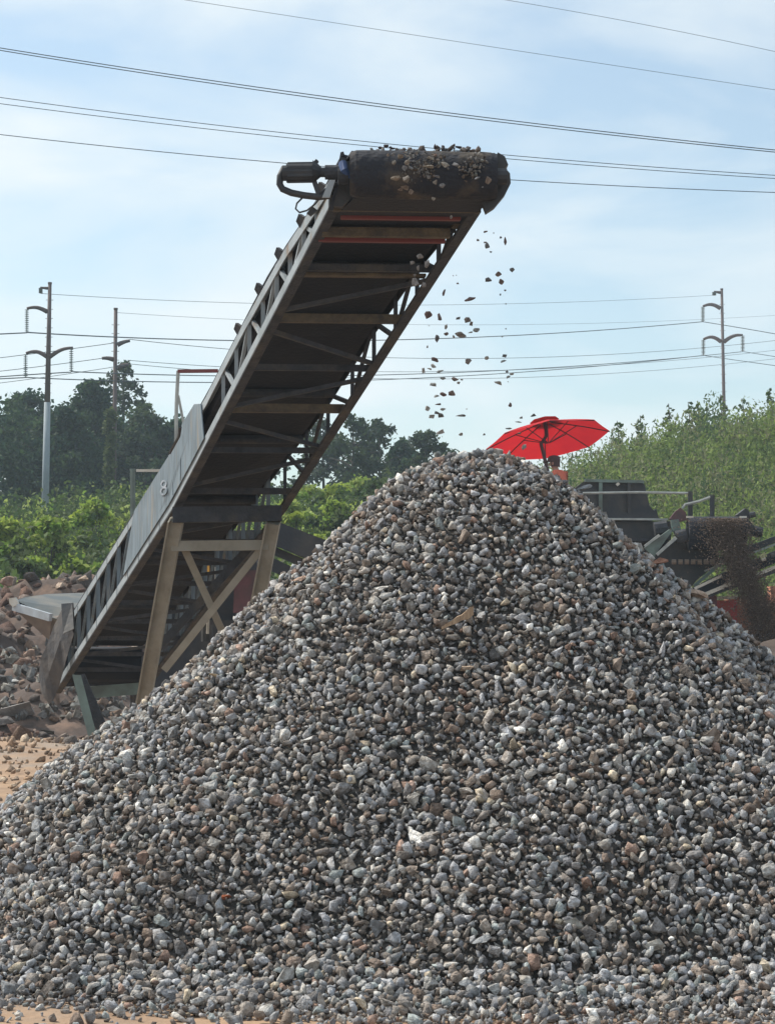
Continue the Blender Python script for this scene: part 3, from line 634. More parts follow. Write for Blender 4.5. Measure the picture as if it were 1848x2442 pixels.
DR = [(800,175,45,40),(840,205,50,45),(765,210,30,35),(825,240,40,40),(770,298,75,40),(835,305,55,50),(825,355,60,50),(800,365,30,35),(860,375,40,40),(960,235,70,40),(975,180,50,30),(1005,290,45,30),(1000,320,30,40),(1035,340,45,40),(1060,225,70,45),(1110,215,50,35),(1135,235,20,20),(1240,298,40,30),(1300,310,50,56),(1270,350,16,16),(990,412,28,30),(1090,520,20,30),(760,160,40,30),(860,235,35,30),(730,165,25,25)]
DR.sort(key=lambda a_: a_[0])
for i, (zx, zy, w_, h_) in enumerate(DR):
    sx_, sy_ = 620 + zx / 2.391, 300 + zy / 2.391; D = HC.y - HR - R.uniform(.02, .07); p = P(sx_, sy_, D); ww, hh = w_ / 2.391 / F * D / 2, h_ / 2.391 / F * D / 2
    o = bpy.data.objects.new('falling_stone', R.choice(ROCK_ME)); COL.objects.link(o); o.location = p; o.scale = (ww, min(ww, hh), hh * 1.35); o.rotation_euler = (R.uniform(-.4, .4), R.uniform(-.4, .4), R.uniform(-.4, .4)); o.color = (*R.choice([(.34, .28, .22), (.30, .27, .24), (.38, .34, .29), (.30, .30, .31), (.27, .21, .17)]), 1)
    tag(o, f'brownish stone tumbling over the black head drum, {ORD[i]} from the motor', 'falling stone', 'stones tumbling over the head drum')
UN = [(910,745,45,40,'pale grey shard'),(952,792,36,60,'tall squarish block'),(865,780,35,35,'small dull lump'),(905,808,30,40,'dark wedge'),(885,890,60,70,'big brown lump'),(930,905,40,50,'brown chunk'),(885,850,30,20,'flat sliver')]
for i, (zx, zy, w_, h_, d_) in enumerate(UN):
    sx_, sy_ = 620 + zx / 2.391, 300 + zy / 2.391; D = 12.9; p = P(sx_, sy_, D); ww, hh = w_ / 2.391 / F * D / 2, h_ / 2.391 / F * D / 2
    o = bpy.data.objects.new('falling_stone', R.choice(ROCK_ME)); COL.objects.link(o); o.location = p; o.scale = (ww, ww, hh * 1.35); o.rotation_euler = (R.uniform(-.4, .4), R.uniform(-.4, .4), R.uniform(-.4, .4)); o.color = (.33, .31, .30, 1)
    tag(o, f'{d_} falling past the near truss of the conveyor below the drum', 'falling stone', 'stones falling in front of the truss')
TP = [(690,122,36,22),(722,112,45,30),(745,125,30,22),(765,128,40,16),(998,117,30,40),(1022,130,25,16),(1045,120,34,26),(1080,130,44,22),(1105,128,24,20),(1135,120,60,18),(1188,125,48,26)]
for i, (zx, zy, w_, h_) in enumerate(TP):
    sx_, sy_ = 620 + zx / 2.391, 300 + zy / 2.391; p = P(sx_, sy_, HC.y); ww, hh = w_ / 2.391 / F * HC.y / 2, h_ / 2.391 / F * HC.y / 2
    p.z = max(p.z, HC.z + HR + hh * .6)
    o = bpy.data.objects.new('stone', R.choice(ROCK_ME)); COL.objects.link(o); o.location = p; o.scale = (ww, ww, hh * 1.4); o.rotation_euler = (R.uniform(-.3, .3), R.uniform(-.3, .3), R.uniform(-3, 3)); o.color = (.12, .09, .09, 1)
    tag(o, f'dark stone riding on top of the belt, {ORD[i]} from the motor end', 'stone', 'stones on the belt')

# ------------------------------------------------------------------ foliage helpers
def leaves(centers, radii, n, size, cols, zdark=None, flat=.8, fill=.35):
    """leaf cards spread through the shells of ellipsoid clumps; returns verts, quads, tint"""
    centers = np.array(centers, float); radii = np.array(radii, float)
    if radii.ndim == 1: radii = np.stack([radii, radii, radii * flat], 1)
    w = (radii[:, 0] ** 2); w /= w.sum(); k = NR.choice(len(centers), n, p=w)
    d = NR.normal(size=(n, 3)); d /= np.linalg.norm(d, axis=1)[:, None]
    d[:, 2] = np.where(d[:, 2] < -.5, -d[:, 2], d[:, 2])
    rr = np.where(NR.random(n) < fill, NR.uniform(.3, .85, n), .8 + np.abs(NR.normal(0, .28, n)))
    c = centers[k] + d * radii[k] * rr[:, None]
    Q = rand_rot(n); s = size * NR.uniform(.6, 1.35, n)
    shape = np.array([(-.5, 0, 0), (0, -.30, .05), (.5, 0, 0), (0, .30, .05)])
    v = np.einsum('nij,vj->nvi', Q, shape) * s[:, None, None] + c[:, None]
    cols = np.array(cols); clump = NR.integers(0, len(cols), len(centers)); pick = np.where(NR.random(n) < .6, clump[k], NR.integers(0, len(cols), n))
    t = cols[pick] * NR.uniform(.7, 1.25, (n, 1)); t = np.concatenate([t, np.ones((n, 1))], 1)
    return v.reshape(-1, 3), np.arange(n * 4).reshape(-1, 4), np.repeat(t, 4, 0)
G_DARK = [(.030, .065, .035), (.045, .085, .036), (.024, .055, .036), (.055, .095, .04)]
G_MID = [(.07, .11, .035), (.09, .14, .04), (.06, .10, .04), (.10, .13, .055)]
G_LIME = [(.26, .36, .06), (.34, .42, .07), (.18, .29, .05), (.32, .39, .11)]
G_HILL = [(.09, .13, .045), (.12, .16, .06), (.07, .105, .04), (.13, .18, .05), (.10, .115, .06), (.15, .155, .08)]
def tree(x, y, h, rw, label, cols=G_DARK, n=5200, leafs=.34, clumps=26, gap=0.0, base=None, lean=0, group='trees along the embankment', low=.12, name='broadleaf_tree'):
    z0 = float(ground_z(x, y)) if base is None else base
    t = empty(name, (x, y, z0), label, 'tree', group)
    rr = R
    tr_ = MB(); pts = [Vector((x, y, z0 - .3)), Vector((x + .1, y, z0 + h * .3)), Vector((x + lean * .5, y, z0 + h * .62)), Vector((x + lean, y, z0 + h * .93))]
    tr_.tube(pts, h * .018, 8, h * .004)
    for i in range(9):
        a = rr.uniform(0, 6.28); s = rr.uniform(.3, .85); p = pts[1].lerp(pts[3], s * .9); e = p + Vector((math.cos(a) * rw * .7, math.sin(a) * rw * .7, h * .10)) * (1.1 - .5 * s); tr_.tube([p, p.lerp(e, .5) + Vector((0, 0, .1)), e], h * .006, 5, h * .002)
    tr_.build('trunk', M['bark'], t)
    cs, rs = [], []
    for i in range(clumps):
        u = i / clumps; zz = low + (1 - low) * (u ** .62); prof = math.sin(min(1, (1 - zz) * 1.25 + .06) * math.pi / 2) ** .8
        a = rr.uniform(0, 6.28); q = rw * prof * rr.uniform(.25, .95)
        r0 = rw * rr.uniform(.16, .36) * (.5 + .5 * prof)
        cs.append((x + lean * zz + math.cos(a) * q, y + math.sin(a) * q, z0 + h * zz - r0 * .5)); rs.append(r0)
    v, f, tt = leaves(cs, rs, n, leafs, cols, fill=.35 if not gap else .6)
    o = np_mesh('crown', v, f, M['leaf'], tt); rel(o, t)
    return t
def X_at(px, D): return P(px, 1300, D).x
def H_top(py, D): return P(900, py, D).z
TREES = [
 (-40, 105, 965, 6.0, 'broad dark green tree at the left edge behind the tall grey pole', 0),
 (55, 112, 938, 3.6, 'rounded dark tree just left of the tall two tone pole', 0),
 (150, 104, 975, 2.6, 'small topped dark tree immediately right of the tall pole', 0),
 (222, 110, 905, 2.4, 'upright dark tree crown left of the brown pole', 0),
 (292, 116, 858, 2.5, 'tallest pointed tree rising behind the brown pole', 1),
 (345, 108, 960, 2.5, 'loose leaved tree right of the brown pole', 1),
 (415, 108, 1000, 2.6, 'lower rounded tree behind the conveyor side panel', 0),
 (500, 112, 1020, 3.0, 'dark tree hidden mostly behind the conveyor truss', 0),
 (770, 110, 1000, 2.6, 'airy tree directly right of the conveyor with sky showing through', 1),
 (842, 106, 985, 2.4, 'airy tree peak between conveyor and gravel pile', 1),
 (905, 110, 995, 2.2, 'airy rounded tree nearer the gravel pile', 1),
 (1015, 104, 1025, 2.2, 'small open tree beside the pile top under the falling stones', 1),
 (960, 112, 1050, 2.2, 'low dim tree between the airy trees and the pile top', 0)]
for px, D, py, rw, lab, airy in TREES:
    x = X_at(px, D); z0 = float(ground_z(x, D)); h = H_top(py, D) - z0
    tree(x, D, h, rw, lab, G_DARK if not airy else [(.045, .075, .035), (.06, .09, .04), (.05, .07, .05)], n=4300 if airy else 13000, leafs=.24 if airy else .27, clumps=30 if airy else 52, gap=airy, low=.10)
# vine on the brown pole is added below; bushes in front
def bush(px, py_top, py_base, D, wpx, label, cols=G_LIME, n=5200, leafs=.17, group='bushes on the embankment', k=16):
    b = P(px, py_base, D); x = b.x; z0 = min(b.z, float(ground_z(x, D)) + .3); z0 = float(ground_z(x, D)); h = max(.8, H_top(py_top, D) - z0); rw = wpx / 2 / F * D
    t = empty('bush', (x, D, z0), label, 'bush', group); cs, rs = [], []
    for i in range(k):
        a = R.uniform(0, 6.28); q = R.uniform(0, .85); zz = R.uniform(.08, .95) * (1 - .35 * q * q); r0 = R.uniform(.18, .30) * min(rw, h * 1.0)
        cs.append((x + math.cos(a) * q * rw, D + math.sin(a) * q * rw * .8, z0 + h * zz - r0 * .4)); rs.append(r0)
    st_ = MB()
    for c in cs[:8]: st_.tube([Vector((x + (c[0] - x) * .3, D, z0 - .1)), Vector(c)], .03, 5, .012)
    st_.build('stem', M['bark'], t)
    v, f, tt = leaves(cs, rs, n, leafs, cols, flat=.75, fill=.4); rel(np_mesh('foliage', v, f, M['leaf'], tt), t)
BUSHES = [
 (20, 1235, 1390, 58, 210, 'low bright green bush at the left edge above the rubble', G_LIME),
 (115, 1228, 1400, 56, 190, 'bright green bush at the foot of the tall pole', G_LIME),
 (215, 1195, 1390, 62, 200, 'sunlit yellow green bush under the brown pole', G_LIME),
 (300, 1180, 1370, 66, 170, 'yellow green bush touching the conveyor truss', G_LIME),
 (180, 1300, 1410, 52, 190, 'small mid green bush in front of the rubble heap', G_MID + G_LIME),
 (60, 1320, 1405, 50, 150, 'darker green shrub low at the left edge', G_MID),
 (285, 1290, 1410, 53, 130, 'lime green shrub beside the lower truss', G_LIME),
 (730, 1120, 1230, 76, 200, 'lime green bush right of the conveyor below the trees', G_LIME),
 (840, 1118, 1220, 78, 180, 'lime green bush against the left slope of the pile', G_LIME),
 (700, 1190, 1290, 66, 160, 'yellow green bush beside the right trestle leg', G_LIME),
 (800, 1185, 1300, 64, 170, 'mixed green bush low beside the pile', G_MID + G_LIME),
 (900, 1120, 1200, 74, 150, 'dull green shrub just left of the pile top', G_MID),
 (760, 1250, 1320, 56, 140, 'pale green undergrowth bush above the slatted side rails', G_LIME),
]
for px, pt_, pb, D, w_, lab, cc in BUSHES: bush(px, pt_, pb, D, w_, lab, cc)
# undergrowth under the trees and hillside growth: uncountable -> stuff
def cover(name, label, x0, x1, y0, y1, n, size, cols, hmin, hmax, mask=None, clump=5, cl_r=.6, blade=False):
    m = n // clump; X = NR.uniform(x0, x1, m); Y = y0 + (y1 - y0) * NR.random(m) ** .8
    if mask is not None: k_ = mask(X, Y); X, Y = X[k_], Y[k_]
    m = len(X); Z = ground_z(X, Y); patch = np.array([noise.noise(Vector((float(a) * .16, float(b_) * .09, 3.1))) for a, b_ in zip(X, Y)])
    fine = np.array([noise.noise(Vector((float(a) * .95, float(b_) * .5, 8.3))) for a, b_ in zip(X, Y)]); patch = patch * .55 + fine * .75
    H = (hmin + (hmax - hmin) * NR.random(m) ** 2) * (1 + 1.3 * np.clip(patch, -.5, 1))
    cols = np.array(cols); ci = np.clip(((patch + .55) / 1.1 * len(cols) + NR.normal(0, .9, m)).astype(int), 0, len(cols) - 1)  # patch noise puts lit and dark clumps into the leaf tints
    C = np.stack([X, Y, Z], 1); C = np.repeat(C, clump, 0); N_ = len(C); hh = np.repeat(H, clump)
    u = NR.random(N_) ** (1.1 if blade else .7); C[:, 2] += u * hh; sp = cl_r * (1 - .75 * u)[:, None]; C[:, :2] += NR.normal(0, 1, (N_, 2)) * sp * .5
    Q = rand_rot(N_); s = size * NR.uniform(.6, 1.4, N_); shape = np.array([(-.5, 0, 0), (0, -.3, .05), (.5, 0, 0), (0, .3, .05)])
    if blade: shape = np.array([(-.16, 0, -.55), (.2, .05, -.3), (.05, .1, .6), (-.2, .1, .2)]); a_ = NR.uniform(0, 6.28, N_); b_ = NR.normal(0, .55, N_); ca, sa, cb, sb = np.cos(a_), np.sin(a_), np.cos(b_), np.sin(b_); o_ = np.zeros(N_); Qb = np.stack([ca, -sa * cb, sa * sb, sa, ca * cb, -ca * sb, o_, sb, cb], 1).reshape(N_, 3, 3); pick = NR.random(N_) < .25; Q = np.where(pick[:, None, None], Qb, Q)
    v = np.einsum('nij,vj->nvi', Q, shape) * s[:, None, None] + C[:, None]
    t = np.repeat(cols[ci], clump, 0) * NR.uniform(.75, 1.25, (N_, 1)); t = np.concatenate([t, np.ones((N_, 1))], 1)
    o = np_mesh(name, v.reshape(-1, 3), np.arange(N_ * 4).reshape(-1, 4), M['leaf'], np.repeat(t, 4, 0)); return tag(o, label, kind='stuff')
HILLC = [(.07, .11, .045), (.11, .17, .055), (.16, .23, .065), (.13, .18, .06), (.22, .29, .08), (.21, .22, .12), (.08, .13, .055)]
cover('hillside_weeds', 'dense green weeds and brush covering the hillside on the right', 0, 24, 46, 90, 400000, .13, HILLC, .3, 1.25, clump=18, cl_r=.5, blade=True)
cover('embankment_weeds', 'green vines and weeds over the embankment below the trees', -20, 0, 47, 96, 120000, .18, G_LIME + G_MID, .35, 1.4, clump=14, cl_r=.5)
for nm, lb, x0, x1 in (('treeline', 'dark mass of leaves filling in below the embankment trees', -18, -6.5),):
    n = 120; cs = [(R.uniform(x0, x1), R.uniform(112, 122), 0) for _ in range(n)]
    cs = [(a, b_, float(ground_z(a, b_)) + R.uniform(.5, 6.5)) for a, b_, c_ in cs]
    v, f, tt = leaves(cs, [R.uniform(1.0, 1.9) for _ in cs], 60000, .32, G_DARK); tag(np_mesh(nm, v, f, M['leaf'], tt), lb, kind='stuff')
gz = sheet('embankment', np.linspace(-60, 60, 121), np.linspace(44.5, 125, 82), ground_z, M['under'], dz=.03); tag(gz, 'ground of the overgrown embankment, toned dark as shade under the growth', kind='structure')
# saplings on the skyline of the hill
SAP = [(1475, 1003, 1078, 'thin sapling standing on the skyline just right of the parasol tip'), (1530, 990, 1060, 'second skyline sapling with a loose top right of the parasol'), (1598, 962, 1040, 'slender sapling left of the gap in the skyline brush'), (1645, 958, 1030, 'straight thin sapling in the middle of the skyline brush'), (1668, 955, 1020, 'leafy arching sapling left of the far right pole'), (1688, 962, 1015, 'short leafy sapling close left of the far right pole'), (1722, 940, 1010, 'dark bushy sapling at the foot of the far right pole'), (1775, 950, 1000, 'short sapling right of the far right pole'), (1840, 925, 985, 'upright sapling at the right picture edge on the ridge')]
for px, pt_, pb, lab in SAP:
    D = 84; x = X_at(px, D); z0 = float(ground_z(x, D)); h = H_top(pt_, D) - z0; t = empty('sapling', (x, D, z0), lab, 'sapling', 'saplings on the ridge')
    MB().tube([(x, D, z0), (x + .05, D, z0 + h * .5), (x - .03, D, z0 + h)], .04, 6, .012).build('stem', M['bark'], t)
    cs = [(x + R.uniform(-.3, .3) * (1.2 - u), D + R.uniform(-.3, .3), z0 + h * u) for u in (.3, .4, .5, .6, .7, .8, .88, .95)]
    v, f, tt = leaves(cs, [.28, .26, .3, .2, .22, .15, .13, .08], 260, .16, G_MID + HILLC, fill=.7); rel(np_mesh('foliage', v, f, M['leaf'], tt), t)

# ------------------------------------------------------------------ power poles
def curved_arm(p, q, r=.11, bow=.35):
    p, q = Vector(p), Vector(q); pts = []
    for i in range(9):
        t = i / 8; pts.append(p.lerp(q, t) + Vector((0, 0, bow * math.sin(t * math.pi))))
    return pts
def insulator(px, y0, y1, D, parent, n=11):
    a_, b_ = P(px, y0, D), P(px, y1, D); mb = MB(); L_ = (b_ - a_).length
    prof = []
    for i in range(n):
        z = i / n; prof += [(z, .035 * D / 150), (z + .25 / n, .15 * D / 150), (z + .45 / n, .15 * D / 150), (z + .5 / n, .035 * D / 150)]
    prof.append((1, .035 * D / 150)); rings = [[a_.lerp(b_, z) + Vector((math.cos(k * math.pi / 4) * r, math.sin(k * math.pi / 4) * r, 0)) for k in range(8)] for z, r in prof]
    mb.loft(rings); return mb.build('insulator', M['insul'], parent)
def pole(px_top, py_top, px_bot, py_base, D, w_top, w_bot, label, split=None, arms=(), ins=(), name='power_pole'):
    t_ = P(px_top, py_top, D); b_ = P(px_bot, py_base, D); gz_ = float(ground_z(b_.x, D)); d = (b_ - t_); b_ = t_ + d * ((gz_ - .5 - t_.z) / d.z) if gz_ < b_.z else b_
    e = empty(name, (b_.x, D, gz_), label, 'power pole', 'steel transmission poles')
    r0, r1 = w_top / 2 / F * D, w_bot / 2 / F * D; sp = 1.0
    if split:
        k_ = (split - py_top) / (py_base - py_top); m_ = t_ + (P(px_bot, py_base, D) - t_) * k_
        rm = r0 + (r1 - r0) * k_
        MB().tube([t_, m_], r0, 12, rm).build('upper_shaft', M['poleg'], e, smooth=True)
        MB().tube([m_, b_], rm * 1.12, 12, r1).build('lower_shaft', M['polegrey'], e, smooth=True)
    else:
        MB().tube([t_, b_], r0, 12, r1).build('shaft', M['poleg'], e, smooth=True)
    MB().tube([t_ + Vector((0, 0, .08)), t_], r0 * 1.15, 12).build('cap', M['poleg'], e)
    for (xa_, ya_, xb_, yb_, bow, r) in arms: MB().tube(curved_arm(P(xa_, ya_, D), P(xb_, yb_, D), bow=bow * .5 * D / 150), r * 1.25 * D / 150, 8, r * .7 * D / 150).build('arm', M['poleg'], e, smooth=True)
    for (px, y0, y1) in ins: insulator(px, y0, y1, D, e)
    st_ = MB()
    for i in range(14):
        z = t_ + (b_ - t_) * (.06 + .035 * i); st_.tube([z + Vector((-r0 * 2.1, 0, 0)), z + Vector((r0 * 2.1, 0, 0))], .012, 4)
    tag(st_.build('climbing_step', M['poleg'], e), kind='stuff')
    return e
DL, DR_ = 92.0, 160.0
pole(119, 677, 107, 1240, DL, 8.5, 19, 'tall steel power pole at the left, rusty above and pale grey below', 960,
     arms=[(114, 687, 96, 685, 0, .09), (113, 743, 64, 735, .35, .13), (112, 850, 62, 842, .45, .13), (118, 851, 174, 829, .35, .13)],
     ins=[(97, 686, 699), (64, 737, 792), (61, 844, 899), (170, 831, 886)])
pole(276, 738, 272, 1180, 101, 9, 11, 'brown power pole with three short stub arms among the trees', None,
     arms=[(280, 822, 310, 812, .1, .14), (271, 857, 243, 854, .1, .14), (280, 877, 307, 869, .1, .14)], name='power_pole')
pole(1721, 690, 1727, 1000, DR_, 6.5, 10, 'dark steel power pole standing on the green ridge at the right', None,
     arms=[(1718, 697, 1702, 695, 0, .09), (1718, 735, 1676, 730, .4, .12), (1720, 815, 1677, 809, .5, .12), (1726, 815, 1771, 799, .35, .12)],
     ins=[(1703, 696, 704), (1676, 731, 766), (1677, 810, 846), (1771, 800, 837)])
# creeper up the brown pole
cs = [tuple(P(262 + R.uniform(-5, 6), y, 100.6)) for y in range(985, 1200, 9)]
v, f, tt = leaves(cs, [.22] * len(cs), 2200, .2, [(.10, .13, .05), (.13, .16, .06), (.08, .11, .04)]); vo = np_mesh('creeper', v, f, M['leaf'], tt); tag(vo, 'yellow green creeper climbing the brown power pole', 'creeper')

# ------------------------------------------------------------------ wires
def wire(pts, D, r, label, group, m='wire', D2=None):
    """smooth curve through pixel points, spanned between two depths"""
    D2 = D if D2 is None else D2; xs_ = [p[0] for p in pts]; ys_ = [p[1] for p in pts]
    co = np.polyfit(xs_, ys_, min(2, len(pts) - 1)); n = 26; out_ = []
    for i in range(n + 1):
        x = xs_[0] + (xs_[-1] - xs_[0]) * i / n; out_.append(P(x, float(np.polyval(co, x)), D + (D2 - D) * i / n))
    o = MB().tube(out_, r, 5).build('overhead_wire', M[m], smooth=True); tag(o, label, 'wire', group)
k_ = 1.104
def dp(*p): return [(a_ * k_, b_ * k_) for a_, b_ in p]
GW = 'high voltage wires crossing overhead'
def ext(pts, a_=-260, b_=2110):
    co = np.polyfit([p[0] for p in pts], [p[1] for p in pts], 2); return [(x, float(np.polyval(co, x))) for x in (a_, 300, 900, 1500, b_)]
wire(ext(dp((0, 103), (400, 164), (700, 206), (1000, 247), (1300, 285), (1674, 322))), 72, .016, 'upper wire of the close pair passing just above the conveyor head', GW)
wire(ext(dp((0, 108), (400, 170), (700, 212.5), (1000, 253), (1300, 290), (1674, 327))), 73, .016, 'lower wire of the close pair passing just above the conveyor head', GW)
wire(ext(dp((0, 211), (400, 258), (830, 309), (1075, 335), (1674, 377))), 80, .014, 'upper of the two wires that pass behind the top of the head drum', GW)
wire(ext(dp((0, 224), (400, 270), (760, 310), (1075, 343), (1674, 384))), 81, .014, 'lower of the two wires that pass behind the top of the head drum', GW)
wire(ext(dp((0, 291), (400, 330), (620, 351), (1110, 391), (1674, 414))), 84, .016, 'single dark wire that passes behind the drive motor', GW)
wire(ext(dp((410, 0), (800, 60), (1200, 121), (1674, 193)), -260, 2110), 70, .008, 'faint thin wire near the top running above the pair', GW, 'farwire')
wire(ext(dp((1100, 0), (1300, 34), (1500, 74), (1674, 110)), 700, 2110), 70, .008, 'faint thin wire cutting the top right corner', GW, 'farwire')
GF = 'distant wires strung between the steel poles'
FW = [
 ([(64, 793), (300, 803), (600, 812), (941, 812), (1300, 794), (1676, 767)], .035, 'wire from the upper left insulator to the upper insulator of the right pole'),
 ([(170, 887), (500, 893), (900, 896), (1300, 877), (1771, 838)], .03, 'wire from the outer insulator of the left pole to the outer one at the right'),
 ([(61, 900), (500, 911), (900, 906), (1300, 883), (1677, 847)], .03, 'lowest wire from the left pole to the left insulator of the right pole'),
 ([(97, 699), (500, 720), (900, 728), (1300, 720), (1703, 704)], .014, 'hair thin ground wire strung between the pole tops'),
 ([(310, 812), (600, 832), (900, 850), (1300, 856), (1950, 798)], .018, 'thin wire from the upper stub arm of the brown pole'),
 ([(305, 860), (600, 876), (900, 886), (1300, 880), (1950, 822)], .016, 'thin wire from the middle stub arm of the brown pole'),
 ([(307, 869), (600, 888), (900, 902), (1300, 900), (1950, 842)], .016, 'thin wire from the low stub arm of the brown pole'),
 ([(276, 745), (600, 762), (1000, 775), (1400, 770), (1950, 745)], .010, 'hair thin wire from the tip of the brown pole'),
 ([(64, 793), (0, 796), (-200, 806)], .035, 'wire leaving the upper left insulator toward the left edge'),
 ([(170, 887), (0, 898), (-200, 915)], .03, 'wire leaving the outer insulator of the left pole toward the left'),
 ([(61, 900), (0, 903), (-200, 915)], .03, 'wire leaving the lower left insulator toward the left edge'),
 ([(310, 812), (150, 834), (-200, 875)], .018, 'thin wire from the brown pole top arm rising past the left pole'),
 ([(243, 854), (100, 873), (-200, 905)], .018, 'thin wire from the left stub arm of the brown pole'),
 ([(307, 869), (100, 900), (-200, 935)], .016, 'thin wire from the low stub arm running down to the left'),
 ([(1676, 767), (1760, 780), (1848, 796), (2100, 845)], .035, 'wire falling away right from the upper insulator of the right pole'),
 ([(1771, 838), (1848, 850), (2100, 892)], .03, 'wire falling away right from the outer insulator of the right pole'),
 ([(1677, 847), (1760, 860), (1848, 871), (2100, 905)], .03, 'wire falling away right from the lower insulator of the right pole'),
]
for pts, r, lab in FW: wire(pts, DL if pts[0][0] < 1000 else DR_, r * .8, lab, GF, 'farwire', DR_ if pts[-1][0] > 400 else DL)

# ------------------------------------------------------------------ red parasol and operator
UD = 42.0
UC = P(1306, 1049, UD); UR = 150 / F * UD
um = empty('parasol', tuple(P(1305, 1140, UD)), 'open red parasol leaning on its dark pole behind the top of the pile', 'parasol')
tilt = Euler((rad(-13), rad(-8.5), 0)).to_matrix()
def upt(r, a, z): return UC + tilt @ Vector((math.cos(a) * r, math.sin(a) * r, z))
NSEG = 8; A0 = 0.0
HUBZ = .36
prof = [(0.10, HUBZ), (.35, .275), (.62, .17), (.84, .075), (1.0, 0.0)]
for k in range(NSEG):
    mb = MB(); a0, a1 = A0 + k * 2 * math.pi / NSEG, A0 + (k + 1) * 2 * math.pi / NSEG; rings = []
    for r, z in prof:
        row = []
        for j in range(7):
            t = j / 6; p0_ = upt(UR * r, a0, z); p1_ = upt(UR * r, a1, z); row.append(p0_.lerp(p1_, t) + tilt @ Vector((0, 0, -.012 * math.sin(t * math.pi) * r)))
        rings.append(row)
    mb.loft(rings, close=False, caps=False); o = mb.build('canopy_panel', M['canopy'], um, smooth=True)
mb = MB(); mb.loft([[upt(UR * .24, A0 + j * math.pi / 4, HUBZ + .03) for j in range(8)], [upt(UR * .03, A0 + j * math.pi / 4, HUBZ + .10) for j in range(8)]], caps=True); mb.build('vent_cap', M['canopy'], um)
for k in range(NSEG):
    a = A0 + k * 2 * math.pi / NSEG
    MB().tube([upt(UR * r, a, z - .02) for r, z in prof], .011, 5).build('rib', M['parasolpole'], um)
    MB().tube([upt(UR * .5, a, .20), upt(.03, a, -.06)], .009, 5).build('strut', M['parasolpole'], um)
pt0, pt1, pt2 = upt(0, 0, HUBZ + .06), P(1290, 1058, UD), P(1304, 1115, UD)
dd = (pt2 - pt1).normalized(); pt3 = pt2 + dd * ((pt2.z - 3.14) / -dd.z)
MB().tube([pt0, upt(0, 0, .1), pt1, pt2, pt3], .036, 8).build('pole', M['parasolpole'], um, smooth=True)

def skinned(name, verts, edges, m, parent, sub=2):
    bm = bmesh.new(); lay = bm.verts.layers.skin.verify(); vs = []
    for i, (co, r) in enumerate(verts):
        v = bm.verts.new(co); v[lay].radius = (r, r) if not isinstance(r, tuple) else r; v[lay].use_root = (i == 0); vs.append(v)
    for a_, b_ in edges: bm.edges.new((vs[a_], vs[b_]))
    me = bpy.data.meshes.new(name); bm.to_mesh(me); bm.free(); o = bpy.data.objects.new('tmp', me); COL.objects.link(o)
    md = o.modifiers.new('s', 'SKIN'); sb = o.modifiers.new('b', 'SUBSURF'); sb.levels = sub; sb.render_levels = sub
    dg = bpy.context.evaluated_depsgraph_get(); dg.update(); me2 = bpy.data.meshes.new_from_object(o.evaluated_get(dg)); bpy.data.objects.remove(o)
    me2.name = name; me2.materials.clear(); me2.materials.append(m); me2.shade_smooth()
    o = bpy.data.objects.new(name, me2); COL.objects.link(o); o.parent = parent; return o
PD = 41.4; pb = P(1337, 1200, PD); FZ = 3.12
per = empty('person', (pb.x, PD, FZ), 'person in orange shirt and dark cap standing under the red parasol', 'person')
per.rotation_euler = (0, 0, rad(-30)); Hs = 1.0
J = {  # local coordinates, facing -X, slightly hunched
 'pel': ((.02, 0, .93), .13), 'spine': ((.02, 0, 1.12), .125), 'chest': ((-.02, 0, 1.34), .14), 'neckb': ((-.08, 0, 1.47), .07), 'neck': ((-.11, 0, 1.53), .055), 'head': ((-.14, 0, 1.63), (.085, .10)), 'crown': ((-.14, 0, 1.70), (.075, .09)),
 'ls': ((-.03, -.17, 1.42), .065), 'le': ((-.06, -.24, 1.13), .045), 'lw': ((-.26, -.20, 1.02), .032), 'lh': ((-.33, -.19, 1.02), .034),
 'rs': ((-.03, .17, 1.42), .065), 're': ((-.06, .24, 1.13), .045), 'rw': ((-.26, .20, 1.02), .032), 'rh': ((-.33, .19, 1.02), .034),
 'lk': ((-.02, -.10, .50), .065), 'la': ((.03, -.11, .09), .042), 'lt': ((-.13, -.12, .04), .038), 'rk': ((-.02, .10, .50), .065), 'ra': ((.03, .11, .09), .042), 'rt': ((-.13, .12, .04), .038),
 'lhip': ((.02, -.09, .86), .09), 'rhip': ((.02, .09, .86), .09)}
keys = list(J); ix = {k: i for i, k in enumerate(keys)}
E_ = [('pel', 'spine'), ('spine', 'chest'), ('chest', 'neckb'), ('neckb', 'neck'), ('neck', 'head'), ('head', 'crown'), ('chest', 'ls'), ('ls', 'le'), ('le', 'lw'), ('lw', 'lh'), ('chest', 'rs'), ('rs', 're'), ('re', 'rw'), ('rw', 'rh'), ('pel', 'lhip'), ('lhip', 'lk'), ('lk', 'la'), ('la', 'lt'), ('pel', 'rhip'), ('rhip', 'rk'), ('rk', 'ra'), ('ra', 'rt')]
skinned('body', [J[k] for k in keys], [(ix[a_], ix[b_]) for a_, b_ in E_], M['skin'], per)
def subset(name, ks, m, grow):
    ii = {k: i for i, k in enumerate(ks)}; skinned(name, [(J[k][0], (J[k][1] if not isinstance(J[k][1], tuple) else J[k][1][0]) + grow) for k in ks], [(ii[a_], ii[b_]) for a_, b_ in E_ if a_ in ii and b_ in ii], m, per)
subset('shirt', ['pel', 'spine', 'chest', 'neckb', 'ls', 'rs', 'le', 're'], M['shirt'], .022)
subset('trousers', ['pel', 'lhip', 'rhip', 'lk', 'rk', 'la', 'ra'], M['jeans'], .02)
